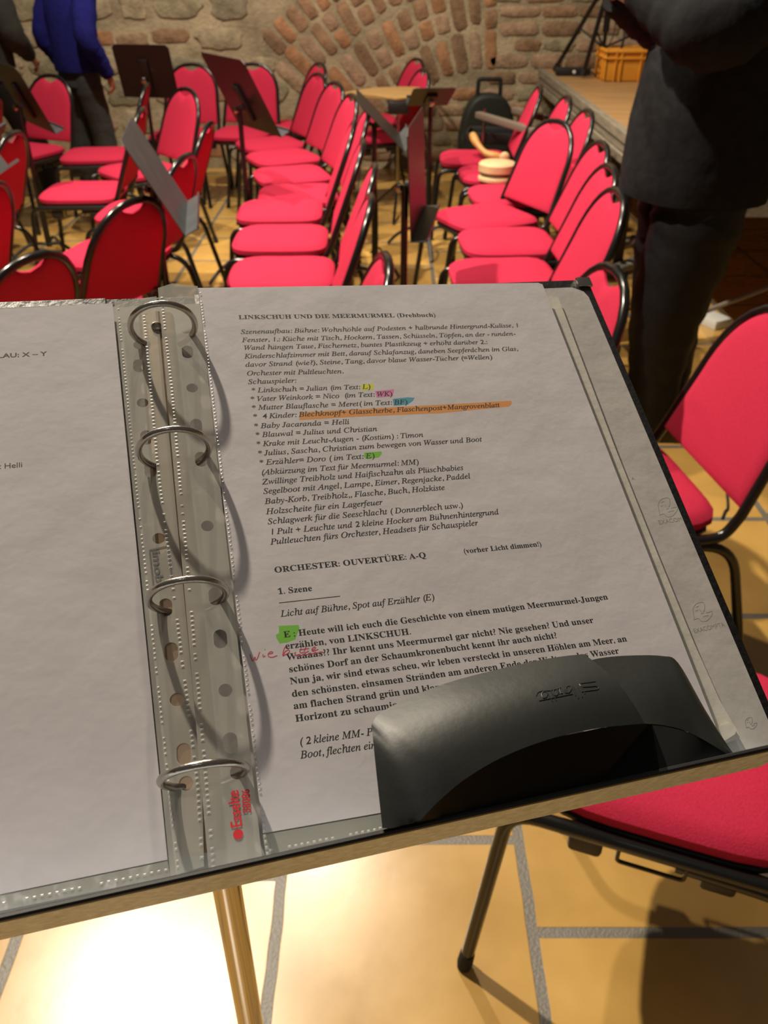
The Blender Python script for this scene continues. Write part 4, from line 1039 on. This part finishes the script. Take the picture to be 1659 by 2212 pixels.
# ---- clip lamp on the ledge -----------------------------------------------------
t = tag(empty('stand_lamp', mw=PAGE), 'black plastic arched lamp clipped to the lower edge of the music stand', 'lamp')
def hood(name, A, B, hA, hB, hfloor, bulge, mm):
    def cl_(p):
        lim = -(rt(p.x * 1000) - .8) * .001; return Vector((p.x, max(p.y, lim), p.z))
    bm = bmesh.new(); P0 = crom([pp(x, y, h) for (x, y), h in zip(A, hA)], 5); P1 = crom([pp(x, y, h) for (x, y), h in zip(B, hB)], 5); n = len(P0); K = 8; rows = []
    for a, b in zip(P0, P1):
        r = []
        for k in range(K + 1):
            f = k / K; p = a.lerp(b, f); p.z += bulge * .001 * math.sin(PI * f) * min(1, len(rows) / 12); r.append(bm.verts.new(cl_(p)))
        rows.append(r)
    for r, s in zip(rows, rows[1:]):
        for k in range(K): bm.faces.new((r[k], r[k + 1], s[k + 1], s[k]))
    cen = sum((r[4].co for r in rows), Vector()) / n
    fl = [bm.verts.new(Vector((r[0].co.x + (cen.x - r[0].co.x) * .16, r[0].co.y + (cen.y - r[0].co.y) * .16, hfloor * .001))) for r in rows]
    for i in range(n - 1): bm.faces.new((fl[i], fl[i + 1], rows[i + 1][0], rows[i][0]))
    for i in ((0, n - 1) if name == 'hood' else (n - 1,)):
        bm.faces.new([fl[i]] + rows[i])
    return obj(name, bm, mm, t)
HA = [(826, 1789), (806, 1600), (806, 1558), (845, 1526), (960, 1477), (1100, 1440), (1200, 1420), (1262, 1413)]
HB = [(893, 1791), (915, 1765), (955, 1724), (1015, 1676), (1100, 1629), (1200, 1593), (1300, 1572), (1393, 1563)]
hd = hood('hood', HA, HB, [30, 30, 26, 24, 24, 24, 24, 24], [34, 36, 38, 40, 41, 41, 40, 38], 1.2, 5, M['lamp'])
RA = [(1255, 1432), (1300, 1421), (1360, 1416), (1430, 1417), (1465, 1432), (1520, 1528), (1576, 1629)]
RB = [(1388, 1565), (1408, 1564), (1435, 1567), (1470, 1575), (1505, 1590), (1540, 1610), (1574, 1631)]
hood('rear_body', RA, RB, [15] * 6 + [22], [24, 24, 24, 24, 24, 25, 25], 1.2, 3, M['lamp'])
bm = bmesh.new()
top = [pp(x, y, h - .2) for (x, y), h in zip(HB[1:] , [36, 38, 40, 41, 41, 40, 38])] + [pp(x, y, 23.8) for x, y in RB[1:]]
bot = [pp(x, y, h) for (x, y), h in zip([(900, 1790)] + [(900 + (1576 - 900) * k / 12, 1788 - (1788 - 1632) * k / 12) for k in range(1, 13)], [27] * 11 + [22, 20])]
n = min(len(top), len(bot)); top, bot = top[:n], bot[:n]
top = [Vector((p.x, max(p.y, -(rt(p.x * 1000) - 1) * .001), p.z)) for p in top]; bot = [Vector((p.x, max(p.y, -(rt(p.x * 1000) - 1) * .001), p.z)) for p in bot]
tv = [bm.verts.new(p) for p in top]; bv = [bm.verts.new(p) for p in bot]; tf = [bm.verts.new(Vector((p.x, p.y, .003))) for p in top]
for i in range(n - 1):
    bm.faces.new((tv[i], tv[i + 1], bv[i + 1], bv[i])); bm.faces.new((tf[i], tf[i + 1], tv[i + 1], tv[i]))
obj('lamp_opening', bm, M['lamp_in'], t)
from mathutils.bvhtree import BVHTree
hm = hd.data; bv_ = BVHTree.FromPolygons([v.co.copy() for v in hm.vertices], [tuple(p.vertices) for p in hm.polygons])
bm = bmesh.new()
LOGO = [[(1380, 265), (1250, 285), (1110, 305), (1100, 330), (1140, 362), (1260, 360), (1380, 350), (1432, 378), (1400, 412), (1260, 432), (1130, 452)], [(1115, 315), (1160, 410), (1190, 490)], [(1050, 330), (1100, 440), (1145, 545)], [(980, 345), (1030, 450), (1075, 570)], [(955, 350), (990, 440), (1020, 520)],
        [(930, 350), (945, 400), (900, 470), (865, 455), (850, 390), (880, 350), (930, 350)], [(810, 385), (840, 470), (880, 460)], [(760, 375), (740, 400), (760, 480), (790, 470)], [(700, 400), (730, 490)], [(690, 410), (705, 490), (660, 520), (620, 470), (640, 415), (690, 410)], [(580, 430), (630, 530), (680, 610)], [(515, 450), (565, 550), (610, 625)],
        [(500, 545), (515, 480), (450, 450), (415, 500), (440, 560), (500, 555)], [(970, 490), (700, 545), (370, 612)], [(318, 525), (345, 470), (420, 440), (570, 430), (750, 385)]]
CL_ = CL
for s in LOGO:
    pts = []
    for p in crom([Vector((x, y, 0)) for x, y in s], 12):
        px, py = 1120 + p.x / 8.295, 1440 + p.y / 8.295
        d = (PINV.to_3x3() @ ray(px, py)).normalized(); hit = bv_.ray_cast(CL_, d)
        if hit[0] is not None: pts.append(hit[0] - d * .00012)
    if len(pts) > 2: tube(bm, pts, .00022, 6)
obj('embossed_lettering', bm, M['lamp'], hd)
